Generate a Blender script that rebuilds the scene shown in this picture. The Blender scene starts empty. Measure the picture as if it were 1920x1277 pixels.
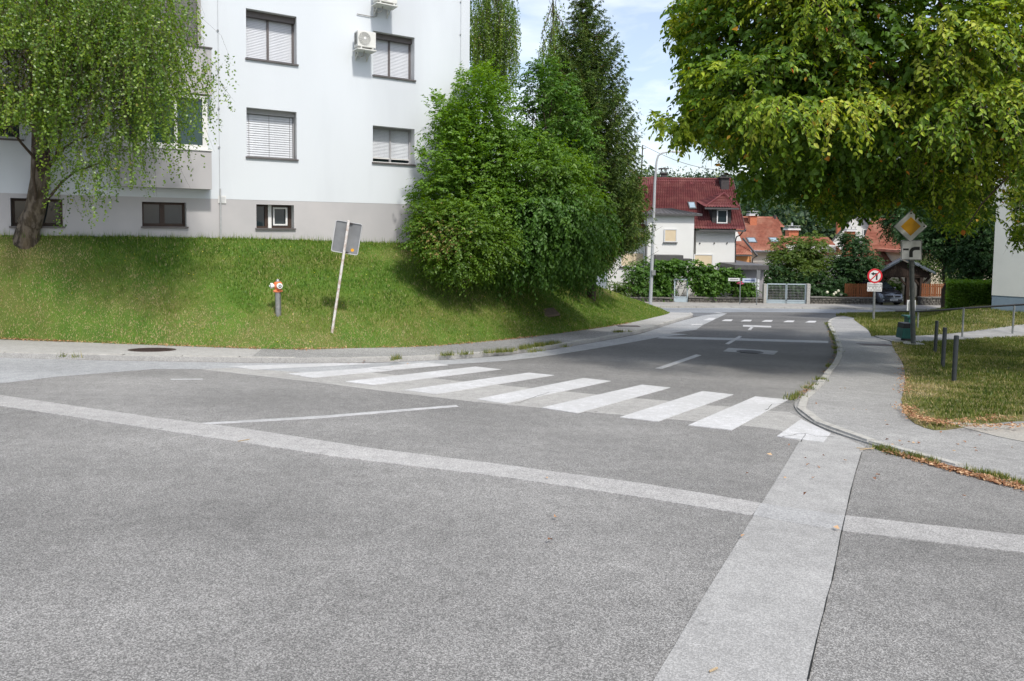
import bpy, bmesh, math, random
import numpy as np
from mathutils import Vector, Matrix, geometry
PI = math.pi
rng = np.random.default_rng(7); random.seed(7)
SC = bpy.context.scene
COL = SC.collection
# ------------------------------------------------------------------ camera
F = 1280.0; CX, CY, HOR = 960.0, 492.0, 420.0
EYE = Vector((0, 0, 1.6)); PITCH = math.atan((CY-HOR)/F); ROLL = 0.012
CR = Matrix.Rotation(PI/2-PITCH, 3, 'X') @ Matrix.Rotation(ROLL, 3, 'Z')
cam = bpy.data.cameras.new('camera'); cam.sensor_width = 36; cam.lens = 36*F/1920
cam.shift_y = -(638.5-CY)/1920; cam.clip_end = 3000; cam.clip_start = .05
co = bpy.data.objects.new('camera', cam); COL.objects.link(co)
co.matrix_world = Matrix.Translation(EYE) @ CR.to_4x4(); SC.camera = co
# ------------------------------------------------------------------ world, sun, exposure
SUN = Vector((.46, -.88, 0)).normalized()*math.cos(math.radians(53)) + Vector((0, 0, math.sin(math.radians(53))))
w = bpy.data.worlds.new('World'); SC.world = w; w.use_nodes = True
nt = w.node_tree; N = nt.nodes; L = nt.links; N.clear()
out = N.new('ShaderNodeOutputWorld'); bg = N.new('ShaderNodeBackground'); bg.inputs[1].default_value = .15
sky = N.new('ShaderNodeTexSky'); sky.sky_type = 'NISHITA'; sky.sun_disc = False
sky.sun_elevation = math.radians(53); sky.sun_rotation = math.atan2(SUN.x, SUN.y); sky.air_density = 1.0; sky.dust_density = 2.2; sky.ozone_density = 1.2
tc = N.new('ShaderNodeTexCoord'); mp = N.new('ShaderNodeMapping'); mp.inputs['Scale'].default_value = (1.0, 1.0, 3.2)
no = N.new('ShaderNodeTexNoise'); no.inputs['Scale'].default_value = 3.4; no.inputs['Detail'].default_value = 7; no.inputs['Roughness'].default_value = .55; no.inputs['Distortion'].default_value = .35
cr = N.new('ShaderNodeValToRGB'); cr.color_ramp.elements[0].position = .46; cr.color_ramp.elements[1].position = .72
cr.color_ramp.elements[0].color = (.22, .22, .22, 1); cr.color_ramp.elements[1].color = (.86, .86, .86, 1)
mx = N.new('ShaderNodeMix'); mx.data_type = 'RGBA'; mx.inputs[7].default_value = (6.3, 6.5, 6.8, 1)
L.new(tc.outputs['Generated'], mp.inputs[0]); L.new(mp.outputs[0], no.inputs[0]); L.new(no.outputs[0], cr.inputs[0]); L.new(cr.outputs[0], mx.inputs[0])
L.new(sky.outputs[0], mx.inputs[6]); L.new(mx.outputs[2], bg.inputs[0]); L.new(bg.outputs[0], out.inputs[0])
sd = bpy.data.lights.new('sun', 'SUN'); sd.energy = 2.6; sd.angle = math.radians(4.0); sd.color = (1, .955, .88)
so = bpy.data.objects.new('sun', sd); COL.objects.link(so); so.rotation_euler = SUN.to_track_quat('Z', 'Y').to_euler(); so.location = (0, 0, 40)
vs = SC.view_settings; vs.view_transform = 'Standard'; vs.look = 'None'; vs.gamma = 1; vs.exposure = .53; vs.use_curve_mapping = False
SC.cycles.max_bounces = 6; SC.cycles.transparent_max_bounces = 8; SC.cycles.use_denoising = True
SC.cycles.diffuse_bounces = 3; SC.cycles.glossy_bounces = 2; SC.cycles.transmission_bounces = 3; SC.cycles.caustics_reflective = False; SC.cycles.caustics_refractive = False
# ------------------------------------------------------------------ picture <-> place
def ray(px, py):
    return (CR @ Vector(((px-CX)/F, -(py-CY)/F, -1.0)))
def P(px, py, d):
    r = ray(px, py); return EYE + r*(d/r.y)
CRI = np.array(CR.transposed())
def project(p):
    q = (np.asarray(p, float)-np.array(EYE)) @ CRI.T
    z = np.minimum(q[:, 2], -1e-3)
    return np.stack([CX - q[:, 0]/z*F, CY + q[:, 1]/z*F], 1)
_ys = np.linspace(-60, 400, 4601)
_sl = np.interp(_ys, [-60, -14, -6, 13, 17, 28, 40, 43.5, 50, 400], [0, 0, .088, .09, .084, .084, .083, .0, .0, 0])
_dr = np.concatenate([[0], np.cumsum((_sl[1:]+_sl[:-1])/2*np.diff(_ys))]); _dr -= np.interp(0, _ys, _dr)
def G(x, y):
    f = np.clip((26-np.asarray(y))/14, 0, 1)
    return -np.interp(y, _ys, _dr) - .02*np.clip(x, -20, 20)*f
def Gf(x, y): return float(G(x, y))
def at(px, py, off=0.0):
    r = ray(px, py); r = r/r.y
    a, b, d = 1.0, None, 1.0
    while d < 120:
        p = EYE + r*d
        if p.z < Gf(p.x, p.y)+off: b = d; break
        a = d; d += .5
    if b is None: return EYE + r*120
    for _ in range(25):
        m = (a+b)/2; p = EYE + r*m
        if p.z < Gf(p.x, p.y)+off: b = m
        else: a = m
    return EYE + r*b
def atl(pts, off=0.0): return [at(x, y, off) for x, y in pts]
# ------------------------------------------------------------------ materials
MATS = {}
def srgb(c):
    return tuple(((v/255)/12.92 if v/255 <= .04045 else ((v/255+.055)/1.055)**2.4) for v in c)
def M(name, c1, c2=None, scale=3., rough=.8, bump=0., bscale=None, metal=0., detail=5, lo=.35, hi=.65, spec=.3, stretch=None, c3=None, s3=.4):
    if name in MATS: return MATS[name]
    m = bpy.data.materials.new(name); m.use_nodes = True; nt = m.node_tree; N = nt.nodes; L = nt.links
    b = N['Principled BSDF']; b.inputs['Roughness'].default_value = rough; b.inputs['Metallic'].default_value = metal
    b.inputs['Specular IOR Level'].default_value = spec
    tc = N.new('ShaderNodeTexCoord'); vec = tc.outputs['Object']
    if stretch:
        mp = N.new('ShaderNodeMapping'); mp.inputs['Scale'].default_value = stretch; L.new(vec, mp.inputs[0]); vec = mp.outputs[0]
    if c2 is None: c2 = tuple(v*.86 for v in c1)
    n = N.new('ShaderNodeTexNoise'); n.inputs['Scale'].default_value = scale; n.inputs['Detail'].default_value = detail; n.inputs['Roughness'].default_value = .6; L.new(vec, n.inputs[0])
    r = N.new('ShaderNodeValToRGB'); r.color_ramp.elements[0].position = lo; r.color_ramp.elements[1].position = hi
    r.color_ramp.elements[0].color = (*c1, 1); r.color_ramp.elements[1].color = (*c2, 1); L.new(n.outputs[0], r.inputs[0]); col = r.outputs[0]
    if c3 is not None:
        n3 = N.new('ShaderNodeTexNoise'); n3.inputs['Scale'].default_value = s3; n3.inputs['Detail'].default_value = 4; L.new(vec, n3.inputs[0])
        r3 = N.new('ShaderNodeValToRGB'); r3.color_ramp.elements[0].position = .45; r3.color_ramp.elements[1].position = .7; L.new(n3.outputs[0], r3.inputs[0])
        x = N.new('ShaderNodeMix'); x.data_type = 'RGBA'; x.inputs[7].default_value = (*c3, 1); L.new(col, x.inputs[6]); L.new(r3.outputs[0], x.inputs[0]); col = x.outputs[2]
    L.new(col, b.inputs['Base Color'])
    if bump:
        n2 = N.new('ShaderNodeTexNoise'); n2.inputs['Scale'].default_value = bscale or scale*8; n2.inputs['Detail'].default_value = 4; L.new(vec, n2.inputs[0])
        bp = N.new('ShaderNodeBump'); bp.inputs['Strength'].default_value = bump; bp.inputs['Distance'].default_value = .02; L.new(n2.outputs[0], bp.inputs['Height']); L.new(bp.outputs[0], b.inputs['Normal'])
    MATS[name] = m; return m
def asphalt(name, base, speck, contrast=1.0, far_shade=None, paint=None, wear=.5, tint=(1, 1, 1), big=.18, pscale=9.):
    m = bpy.data.materials.new(name); m.use_nodes = True; nt = m.node_tree; N = nt.nodes; L = nt.links
    b = N['Principled BSDF']; b.inputs['Roughness'].default_value = .85; b.inputs['Specular IOR Level'].default_value = .25
    tc = N.new('ShaderNodeTexCoord'); vec = tc.outputs['Object']
    v = N.new('ShaderNodeTexVoronoi'); v.inputs['Scale'].default_value = speck; L.new(vec, v.inputs[0])
    sep = N.new('ShaderNodeSeparateColor'); L.new(v.outputs['Color'], sep.inputs[0])
    mr = N.new('ShaderNodeMapRange'); mr.inputs[3].default_value = 1-.62*contrast; mr.inputs[4].default_value = 1+.75*contrast; 
    pw = N.new('ShaderNodeMath'); pw.operation = 'POWER'; pw.inputs[1].default_value = 1.5; L.new(sep.outputs[0], pw.inputs[0]); L.new(pw.outputs[0], mr.inputs[0])
    n1 = N.new('ShaderNodeTexNoise'); n1.inputs['Scale'].default_value = .35; n1.inputs['Detail'].default_value = 5; L.new(vec, n1.inputs[0])
    m1 = N.new('ShaderNodeMapRange'); m1.inputs[1].default_value = .3; m1.inputs[2].default_value = .7; m1.inputs[3].default_value = 1-big; m1.inputs[4].default_value = 1+big; L.new(n1.outputs[0], m1.inputs[0])
    n2 = N.new('ShaderNodeTexNoise'); n2.inputs['Scale'].default_value = 7; n2.inputs['Detail'].default_value = 6; L.new(vec, n2.inputs[0])
    m2 = N.new('ShaderNodeMapRange'); m2.inputs[1].default_value = .3; m2.inputs[2].default_value = .7; m2.inputs[3].default_value = .9; m2.inputs[4].default_value = 1.1; L.new(n2.outputs[0], m2.inputs[0])
    # tyre-polished and oily streaks running along the carriageway
    mpp = N.new('ShaderNodeMapping'); mpp.inputs['Rotation'].default_value = (0, 0, -.25); mpp.inputs['Scale'].default_value = (.12, 1.1, 1); L.new(vec, mpp.inputs[0])
    n4 = N.new('ShaderNodeTexNoise'); n4.inputs['Scale'].default_value = .8; n4.inputs['Detail'].default_value = 3; L.new(mpp.outputs[0], n4.inputs[0])
    m4 = N.new('ShaderNodeMapRange'); m4.inputs[1].default_value = .3; m4.inputs[2].default_value = .7; m4.inputs[3].default_value = .9; m4.inputs[4].default_value = 1.1; L.new(n4.outputs[0], m4.inputs[0])
    # the odd tar spot
    v3 = N.new('ShaderNodeTexVoronoi'); v3.inputs['Scale'].default_value = 1.3; L.new(vec, v3.inputs[0])
    m5 = N.new('ShaderNodeMapRange'); m5.inputs[1].default_value = .015; m5.inputs[2].default_value = .05; m5.inputs[3].default_value = .6; m5.inputs[4].default_value = 1; L.new(v3.outputs['Distance'], m5.inputs[0])
    cur = mr.outputs[0]
    if far_shade:  # far road darkens with depth: tree shade painted in, partly darker asphalt
        sx = N.new('ShaderNodeSeparateXYZ'); L.new(vec, sx.inputs[0]); m6 = N.new('ShaderNodeMapRange'); m6.interpolation_type = 'SMOOTHSTEP'; m6.inputs[1].default_value = 10.5; m6.inputs[2].default_value = 18.5; m6.inputs[3].default_value = 1; m6.inputs[4].default_value = far_shade; L.new(sx.outputs[1], m6.inputs[0]); k = N.new('ShaderNodeMath'); k.operation = 'MULTIPLY'; L.new(cur, k.inputs[0]); L.new(m6.outputs[0], k.inputs[1]); cur = k.outputs[0]
    for o in (m1.outputs[0], m2.outputs[0], m4.outputs[0], m5.outputs[0]):
        k = N.new('ShaderNodeMath'); k.operation = 'MULTIPLY'; L.new(cur, k.inputs[0]); L.new(o, k.inputs[1]); cur = k.outputs[0]
    c = N.new('ShaderNodeMix'); c.data_type = 'RGBA'; c.blend_type = 'MULTIPLY'; c.inputs[0].default_value = 1
    c.inputs[6].default_value = (base*tint[0], base*tint[1], base*tint[2], 1); L.new(cur, c.inputs[7]); colr = c.outputs[2]
    if paint is not None:
        n3 = N.new('ShaderNodeTexNoise'); n3.inputs['Scale'].default_value = pscale; n3.inputs['Detail'].default_value = 9; n3.inputs['Roughness'].default_value = .78; L.new(vec, n3.inputs[0])
        ad = N.new('ShaderNodeMath'); ad.operation = 'MULTIPLY_ADD'; ad.inputs[1].default_value = .25; L.new(sep.outputs[1], ad.inputs[0]); L.new(n3.outputs[0], ad.inputs[2])
        n5 = N.new('ShaderNodeTexNoise'); n5.inputs['Scale'].default_value = .9; n5.inputs['Detail'].default_value = 2; L.new(vec, n5.inputs[0])
        a2 = N.new('ShaderNodeMath'); a2.operation = 'MULTIPLY_ADD'; a2.inputs[1].default_value = .5; L.new(n5.outputs[0], a2.inputs[0]); L.new(ad.outputs[0], a2.inputs[2])
        r = N.new('ShaderNodeMapRange'); r.inputs[1].default_value = wear+.28; r.inputs[2].default_value = wear+.5; L.new(a2.outputs[0], r.inputs[0])
        n6 = N.new('ShaderNodeMix'); n6.data_type = 'RGBA'; n6.inputs[7].default_value = tuple(base*1.35*t for t in tint)+(1,)
        pc = N.new('ShaderNodeMix'); pc.data_type = 'RGBA'; pc.blend_type = 'MULTIPLY'; pc.inputs[0].default_value = 1; pc.inputs[6].default_value = (*paint, 1); L.new(m2.outputs[0], pc.inputs[7])
        L.new(r.outputs[0], n6.inputs[0]); L.new(pc.outputs[2], n6.inputs[6]); colr = n6.outputs[2]
    L.new(colr, b.inputs['Base Color'])
    bp = N.new('ShaderNodeBump'); bp.inputs['Strength'].default_value = .5*contrast; bp.inputs['Distance'].default_value = .006; L.new(v.outputs['Distance'], bp.inputs['Height']); L.new(bp.outputs[0], b.inputs['Normal'])
    return m
def leafmat(name, stops, trans=.4, gloss=.1, grough=.45):
    """stops: list of (pos, colour) looked up by the leaf's own value"""
    m = bpy.data.materials.new(name); m.use_nodes = True; nt = m.node_tree; N = nt.nodes; L = nt.links; N.clear()
    o = N.new('ShaderNodeOutputMaterial'); a = N.new('ShaderNodeAttribute'); a.attribute_name = 'rnd'
    r = N.new('ShaderNodeValToRGB'); e = r.color_ramp.elements
    e[0].position = stops[0][0]; e[0].color = (*stops[0][1], 1); e[1].position = stops[-1][0]; e[1].color = (*stops[-1][1], 1)
    for p, c in stops[1:-1]:
        q = e.new(p); q.color = (*c, 1)
    L.new(a.outputs['Fac'], r.inputs[0])
    d = N.new('ShaderNodeBsdfDiffuse'); t = N.new('ShaderNodeBsdfTranslucent'); g = N.new('ShaderNodeBsdfGlossy'); g.inputs['Roughness'].default_value = grough; g.inputs['Color'].default_value = (.9, .95, .9, 1)
    hs = N.new('ShaderNodeHueSaturation'); hs.inputs['Hue'].default_value = .485; hs.inputs['Saturation'].default_value = 1.1; hs.inputs['Value'].default_value = 1.5
    L.new(r.outputs[0], d.inputs[0]); L.new(r.outputs[0], hs.inputs['Color']); L.new(hs.outputs[0], t.inputs[0])
    m1 = N.new('ShaderNodeMixShader'); m1.inputs[0].default_value = trans; m2 = N.new('ShaderNodeMixShader'); m2.inputs[0].default_value = gloss
    L.new(d.outputs[0], m1.inputs[1]); L.new(t.outputs[0], m1.inputs[2]); L.new(m1.outputs[0], m2.inputs[1]); L.new(g.outputs[0], m2.inputs[2]); L.new(m2.outputs[0], o.inputs[0])
    return m
def glass(name, tint=(.02, .03, .035), rough=.04):
    m = bpy.data.materials.new(name); m.use_nodes = True; b = m.node_tree.nodes['Principled BSDF']
    b.inputs['Base Color'].default_value = (*tint, 1); b.inputs['Roughness'].default_value = rough; b.inputs['Specular IOR Level'].default_value = .5
    return m
# ------------------------------------------------------------------ object helpers
def link(name, me, mat, parent=None):
    o = bpy.data.objects.new(name, me); COL.objects.link(o)
    if mat is not None and len(me.materials) == 0: me.materials.append(mat)
    if parent is not None:
        o.parent = parent; o.matrix_parent_inverse = Matrix.Translation(-Vector(parent.location)) if parent.parent is None and parent.type == 'EMPTY' else Matrix.Identity(4)
    return o
def tag(o, label=None, cat=None, group=None, kind=None):
    if label: o['label'] = label
    if cat: o['category'] = cat
    if group: o['group'] = group
    if kind: o['kind'] = kind
    return o
def thing(name, label, cat, loc=(0, 0, 0), group=None):
    o = bpy.data.objects.new(name, None); COL.objects.link(o); o.location = loc; o.empty_display_size = .2
    return tag(o, label, cat, group)
def copy_tree(o, parent=None):
    c = o.copy(); COL.objects.link(c)
    if parent is not None: c.parent = parent
    for ch in [x for x in COL.objects if x.parent is o]: copy_tree(ch, c)
    return c
class MB:
    def __init__(s): s.v = []; s.f = []
    def add(s, vs, fs):
        k = len(s.v); s.v += [tuple(v) for v in vs]; s.f += [tuple(i+k for i in f) for f in fs]; return s
    def hexa(s, a, b):
        """a, b: two loops of equal length"""
        n = len(a); s.add(list(a)+list(b), [tuple(reversed(range(n))), tuple(range(n, 2*n))]+[(i, (i+1) % n, n+(i+1) % n, n+i) for i in range(n)]); return s
    def box(s, c, size, R=None):
        c = Vector(c); h = Vector(size)/2
        def q(x, y, z):
            v = Vector((x*h.x, y*h.y, z*h.z)); return c + (R @ v if R is not None else v)
        return s.hexa([q(-1, -1, -1), q(1, -1, -1), q(1, 1, -1), q(-1, 1, -1)], [q(-1, -1, 1), q(1, -1, 1), q(1, 1, 1), q(-1, 1, 1)])
    def bar(s, p0, p1, w, h=None):
        p0 = Vector(p0); p1 = Vector(p1); d = (p1-p0).normalized(); up = Vector((0, 0, 1)) if abs(d.z) < .9 else Vector((0, 1, 0))
        a = d.cross(up).normalized()*w/2; b = a.cross(d).normalized()*(h or w)/2
        return s.hexa([p0-a-b, p0+a-b, p0+a+b, p0-a+b], [p1-a-b, p1+a-b, p1+a+b, p1-a+b])
    def tube(s, pts, rad, n=8, cap=True):
        pts = [Vector(p) for p in pts]; rad = rad if hasattr(rad, '__len__') else [rad]*len(pts)
        k = len(s.v); a = None
        for i, p in enumerate(pts):
            d = (pts[min(i+1, len(pts)-1)]-pts[max(i-1, 0)]).normalized()
            if a is None: a = d.orthogonal().normalized()
            a = (a-d*a.dot(d)).normalized(); b = d.cross(a)
            for j in range(n):
                t = 2*PI*j/n; s.v.append(tuple(p+(a*math.cos(t)+b*math.sin(t))*rad[i]))
        for i in range(len(pts)-1):
            for j in range(n):
                s.f.append((k+i*n+j, k+i*n+(j+1) % n, k+(i+1)*n+(j+1) % n, k+(i+1)*n+j))
        if cap: s.f.append(tuple(k+j for j in reversed(range(n)))); s.f.append(tuple(k+(len(pts)-1)*n+j for j in range(n)))
        return s
    def prism(s, poly, d):
        """extrude a planar polygon by vector d"""
        d = Vector(d); return s.hexa([Vector(p) for p in poly], [Vector(p)+d for p in poly])
    def build(s, name, mat, parent=None, smooth=False, bevel=0, kind=None):
        me = bpy.data.meshes.new(name); me.from_pydata(s.v, [], s.f); 
        bm = bmesh.new(); bm.from_mesh(me); bmesh.ops.recalc_face_normals(bm, faces=bm.faces)
        if bevel: bmesh.ops.bevel(bm, geom=bm.edges[:], offset=bevel, segments=2, affect='EDGES', profile=.5)
        bm.to_mesh(me); bm.free()
        if smooth:
            me.polygons.foreach_set('use_smooth', [True]*len(me.polygons)); me.set_sharp_from_angle(angle=math.radians(40))
        me.update(); o = link(name, me, mat, parent)
        if kind: o['kind'] = kind
        return o
def npmesh(name, V, Fc, mat, parent=None, rnd=None, smooth=False, kind=None):
    V = np.asarray(V, np.float32); Fc = np.asarray(Fc, np.int32); k = Fc.shape[1]; n = len(Fc)
    me = bpy.data.meshes.new(name); me.vertices.add(len(V)); me.vertices.foreach_set('co', V.ravel())
    me.loops.add(n*k); me.loops.foreach_set('vertex_index', Fc.ravel()); me.polygons.add(n)
    me.polygons.foreach_set('loop_start', np.arange(0, n*k, k, dtype=np.int32))
    if smooth: me.polygons.foreach_set('use_smooth', np.ones(n, bool))
    if rnd is not None:
        at_ = me.attributes.new('rnd', 'FLOAT', 'FACE'); at_.data.foreach_set('value', np.asarray(rnd, np.float32))
    me.update(calc_edges=True); me.validate()
    o = link(name, me, mat, parent)
    if kind: o['kind'] = kind
    return o
def drape(name, poly, off, mat, step=.6, zf=None, parent=None, kind='structure', skirt=0, interior=True):
    """a sheet with this outline laid on the terrain"""
    zf = zf or G
    pts = [(p[0], p[1]) for p in poly]; bd = []
    for i, a in enumerate(pts):
        b = pts[(i+1) % len(pts)]; n = max(1, int(math.hypot(b[0]-a[0], b[1]-a[1])/step))
        for k in range(n): bd.append((a[0]+(b[0]-a[0])*k/n, a[1]+(b[1]-a[1])*k/n))
    A = np.array(bd); ins = []
    if interior:
        gx, gy = np.meshgrid(np.arange(A[:, 0].min()+step/2, A[:, 0].max(), step), np.arange(A[:, 1].min()+step/2, A[:, 1].max(), step))
        Q = np.stack([gx.ravel(), gy.ravel()], 1); Q = Q[inpoly(Q, A)]; ins = [tuple(q) for q in Q]
    nb = len(bd)
    r = geometry.delaunay_2d_cdt([Vector(p) for p in bd+ins], [(i, (i+1) % nb) for i in range(nb)], [list(range(nb))], 1 if True else 0, 1e-5)
    V2 = np.array([(v.x, v.y) for v in r[0]]); V = np.column_stack([V2, zf(V2[:, 0], V2[:, 1])+off]); fs = [tuple(f) for f in r[2]]
    me = bpy.data.meshes.new(name); 
    vs_ = [tuple(v) for v in V]
    if skirt:
        from collections import Counter
        ec = Counter(); od = {}
        for f in fs:
            for i in range(len(f)):
                e = (f[i], f[(i+1) % len(f)]); ec[tuple(sorted(e))] += 1; od[tuple(sorted(e))] = e
        mp_ = {}
        for e, c in list(ec.items()):
            if c == 1:
                for i in e:
                    if i not in mp_: mp_[i] = len(vs_); vs_.append((V[i][0], V[i][1], V[i][2]-skirt))
                a, b = od[e]; fs.append((b, a, mp_[a], mp_[b]))
    me.from_pydata(vs_, [], fs); me.update()
    bm = bmesh.new(); bm.from_mesh(me); bmesh.ops.recalc_face_normals(bm, faces=bm.faces)
    if sum(f.normal.z*f.calc_area() for f in bm.faces) < 0: bmesh.ops.reverse_faces(bm, faces=bm.faces)
    bm.to_mesh(me); bm.free()
    o = link(name, me, mat, parent)
    if kind and parent is None: o['kind'] = kind
    return o
def inpoly(Q, A):
    Q = np.asarray(Q, float); A = np.asarray(A, float); x, y = Q[:, 0], Q[:, 1]; r = np.zeros(len(Q), bool); j = len(A)-1
    for i in range(len(A)):
        xi, yi, xj, yj = A[i, 0], A[i, 1], A[j, 0], A[j, 1]
        c = ((yi > y) != (yj > y)) & (x < (xj-xi)*(y-yi)/((yj-yi) if yj != yi else 1e-9)+xi); r ^= c; j = i
    return r
def unit(v): return v/np.maximum(np.linalg.norm(v, axis=-1, keepdims=True), 1e-9)
def text(name, body, size, loc, R, mat, parent, depth=.001):
    c = bpy.data.curves.new(name, 'FONT'); c.body = body; c.size = size; c.align_x = 'CENTER'; c.align_y = 'CENTER'; c.extrude = depth; c.resolution_u = 2
    t_ = bpy.data.objects.new('t', c); COL.objects.link(t_); me = bpy.data.meshes.new_from_object(t_.evaluated_get(bpy.context.evaluated_depsgraph_get())); bpy.data.objects.remove(t_); me.materials.clear(); me.materials.append(mat)
    o = bpy.data.objects.new(name, me); COL.objects.link(o); o.parent = parent
    o.matrix_parent_inverse = Matrix.Translation(-Vector(parent.location)) if parent.parent is None and parent.type == 'EMPTY' else Matrix.Identity(4)
    o.matrix_basis = Matrix.Translation(loc) @ R.to_4x4(); return o
# ================================================================== GROUND
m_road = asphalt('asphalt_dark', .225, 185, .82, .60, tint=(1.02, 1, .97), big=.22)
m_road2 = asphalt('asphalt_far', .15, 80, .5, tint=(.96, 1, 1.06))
m_light = asphalt('asphalt_patch_pale', .325, 160, .38, tint=(1.0, .99, .97), big=.07)
m_light2 = asphalt('asphalt_crossing_strip', .34, 120, .35, tint=(1.02, 1, .96), big=.08)
m_gut = asphalt('asphalt_gutter', .33, 110, .4, tint=(.98, 1, 1.02), big=.08)
m_oldline = asphalt('worn_line', .345, 150, .5, tint=(1.02, 1, .98), big=.05)
m_side = asphalt('pavement_asphalt', .29, 120, .45, tint=(1.0, .99, .97), big=.12)
m_sideL = asphalt('pavement_left', .36, 120, .35, tint=(1.02, 1, .96), big=.1)
m_paint = asphalt('white_road_paint', .33, 110, .5, paint=(.58, .58, .595), wear=.41)
m_paintw = asphalt('worn_road_paint', .26, 110, .5, paint=(.50, .50, .51), wear=.46)
m_conc = M('kerb_concrete', (.46, .45, .42), (.32, .31, .29), 14, .9, .5, 60)
m_earth = M('soil', (.12, .10, .06), (.08, .10, .03), 4, 1)
m_turf = M('turf', (.085, .15, .02), (.055, .115, .014), 2.2, 1, .6, 40, c3=(.12, .13, .035), s3=.7)
m_turfr = M('turf_dry', (.11, .11, .035), (.07, .085, .022), 2.2, 1, .6, 40, c3=(.2, .16, .08), s3=.9)
def sheetgrid(name, x0, x1, y0, y1, step, off, mat):
    xs = np.arange(x0, x1+.01, step); ys = np.arange(y0, y1+.01, step); X, Y = np.meshgrid(xs, ys)
    V = np.column_stack([X.ravel(), Y.ravel(), (G(X, Y)+off).ravel()]); nx = len(xs)
    i = (np.arange(len(ys)-1)[:, None]*nx+np.arange(nx-1)[None]).ravel()
    o = npmesh(name, V, np.stack([i, i+1, i+nx+1, i+nx], 1), mat, smooth=True); o['kind'] = 'structure'; return o
sheetgrid('ground', -600, 600, -80, 900, 20, -.8, m_earth)
sheetgrid('ground_near', -60, 60, -20, 60, 1.0, -.12, m_earth)
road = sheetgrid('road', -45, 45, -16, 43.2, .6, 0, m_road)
def patch(name, px, lvl, mat, step=.5, parent=road):
    return drape(name, atl(px), .002*lvl, mat, step, parent=parent, skirt=.012)
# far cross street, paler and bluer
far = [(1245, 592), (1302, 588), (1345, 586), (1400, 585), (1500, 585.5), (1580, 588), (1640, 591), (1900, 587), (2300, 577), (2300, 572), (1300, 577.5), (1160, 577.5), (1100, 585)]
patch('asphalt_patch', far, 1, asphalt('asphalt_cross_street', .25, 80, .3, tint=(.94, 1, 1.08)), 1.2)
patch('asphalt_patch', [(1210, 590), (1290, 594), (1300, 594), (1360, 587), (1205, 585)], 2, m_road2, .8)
# pale strips of the dug-up crossing and gutters
band = [(380, 693), (600, 718), (756, 738), (894, 754), (1099, 772.5), (1256, 786), (1394, 798), (1462, 806.5), (1500, 828), (1512, 830), (1560, 826), (1500, 783), (1480, 773), (1449, 771), (1373, 763), (1324, 760), (1246, 751), (1191, 747), (1069, 735), (940, 722.5), (872, 716), (816, 710), (735, 703), (650, 694), (560, 688), (440, 688)]
patch('asphalt_patch', band, 1, m_light2, .4)
gl = [(-700, 664), (-200, 667), (0, 671), (180, 676), (474, 681), (700, 681), (850, 674.5), (931, 668.5), (1037, 655.5), (1117, 642), (1200, 626.5), (1280, 601), (1302, 595.5), (1345, 585), (1363, 588), (1319, 609), (1306, 618), (1278, 622), (1256, 625), (1290, 627), (1236, 632), (1217, 636), (1200, 639), (1131, 651), (1037, 666), (950, 676.5), (831, 684), (735, 690), (640, 696), (590, 700), (440, 690), (376, 692), (290, 692), (110, 706), (0, 719), (-200, 735), (-700, 765)]
patch('asphalt_patch', gl, 2, m_gut, .5)
trench = [(1226, 1277), (1268, 1207), (1309, 1137), (1338, 1090), (1365, 1047), (1398, 992), (1425, 950), (1462, 890), (1488, 847), (1500, 826.5), (1560, 815), (1575, 818), (1622, 838), (1616, 849), (1597, 915), (1584, 972), (1571, 1036), (1560, 1092), (1545, 1150), (1532, 1200), (1515, 1277), (1500, 1345), (1180, 1345)]
patch('asphalt_patch', trench, 3, m_light, .35)
# dark tar joint along the trench's right edge
tj = MB(); ed = atl([(1616, 849), (1605, 885), (1597, 915), (1590, 946), (1584, 972), (1576, 1008), (1571, 1036), (1566, 1062), (1560, 1092), (1551, 1122), (1545, 1150), (1538, 1175), (1532, 1200), (1523, 1240), (1515, 1277), (1500, 1345)])
for a, b in zip(ed[:-1], ed[1:]):
    n = Vector((0.009, 0, 0)); wv = .002+.003*random.random()
    tj.add([a+Vector((-wv, 0, .0085)), a+Vector((wv, 0, .0085)), b+Vector((wv, 0, .0085)), b+Vector((-wv, 0, .0085))], [(0, 1, 2, 3)])
tj.build('tar_joint', M('tar', (.02, .02, .02), rough=.6), road)
# the old wide pale line across the mouth of the junction
ol = [(-700, 655), (-350, 702), (0, 741.5), (140, 762), (292, 784), (452, 803.5), (700, 842), (940, 872), (1200, 907), (1425, 944), (1418, 957), (1410, 968), (1200, 933.5), (940, 895), (627, 857), (510, 839), (233, 797), (0, 762), (-350, 720), (-700, 668)]
patch('road_marking', ol, 4, m_oldline, .4)
patch('road_marking', [(1586, 968), (1700, 981), (1920, 1005.5), (2150, 1032), (3300, 1165), (3300, 1225), (2150, 1067), (1920, 1038), (1750, 1018), (1581, 997)], 4, m_oldline, .4)
patch('road_marking', [(1425, 945), (1500, 956), (1586, 969), (1581, 996), (1500, 984), (1412, 968)], 4, asphalt('ghost_line', .345, 120, .35, big=.05), .3)
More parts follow.
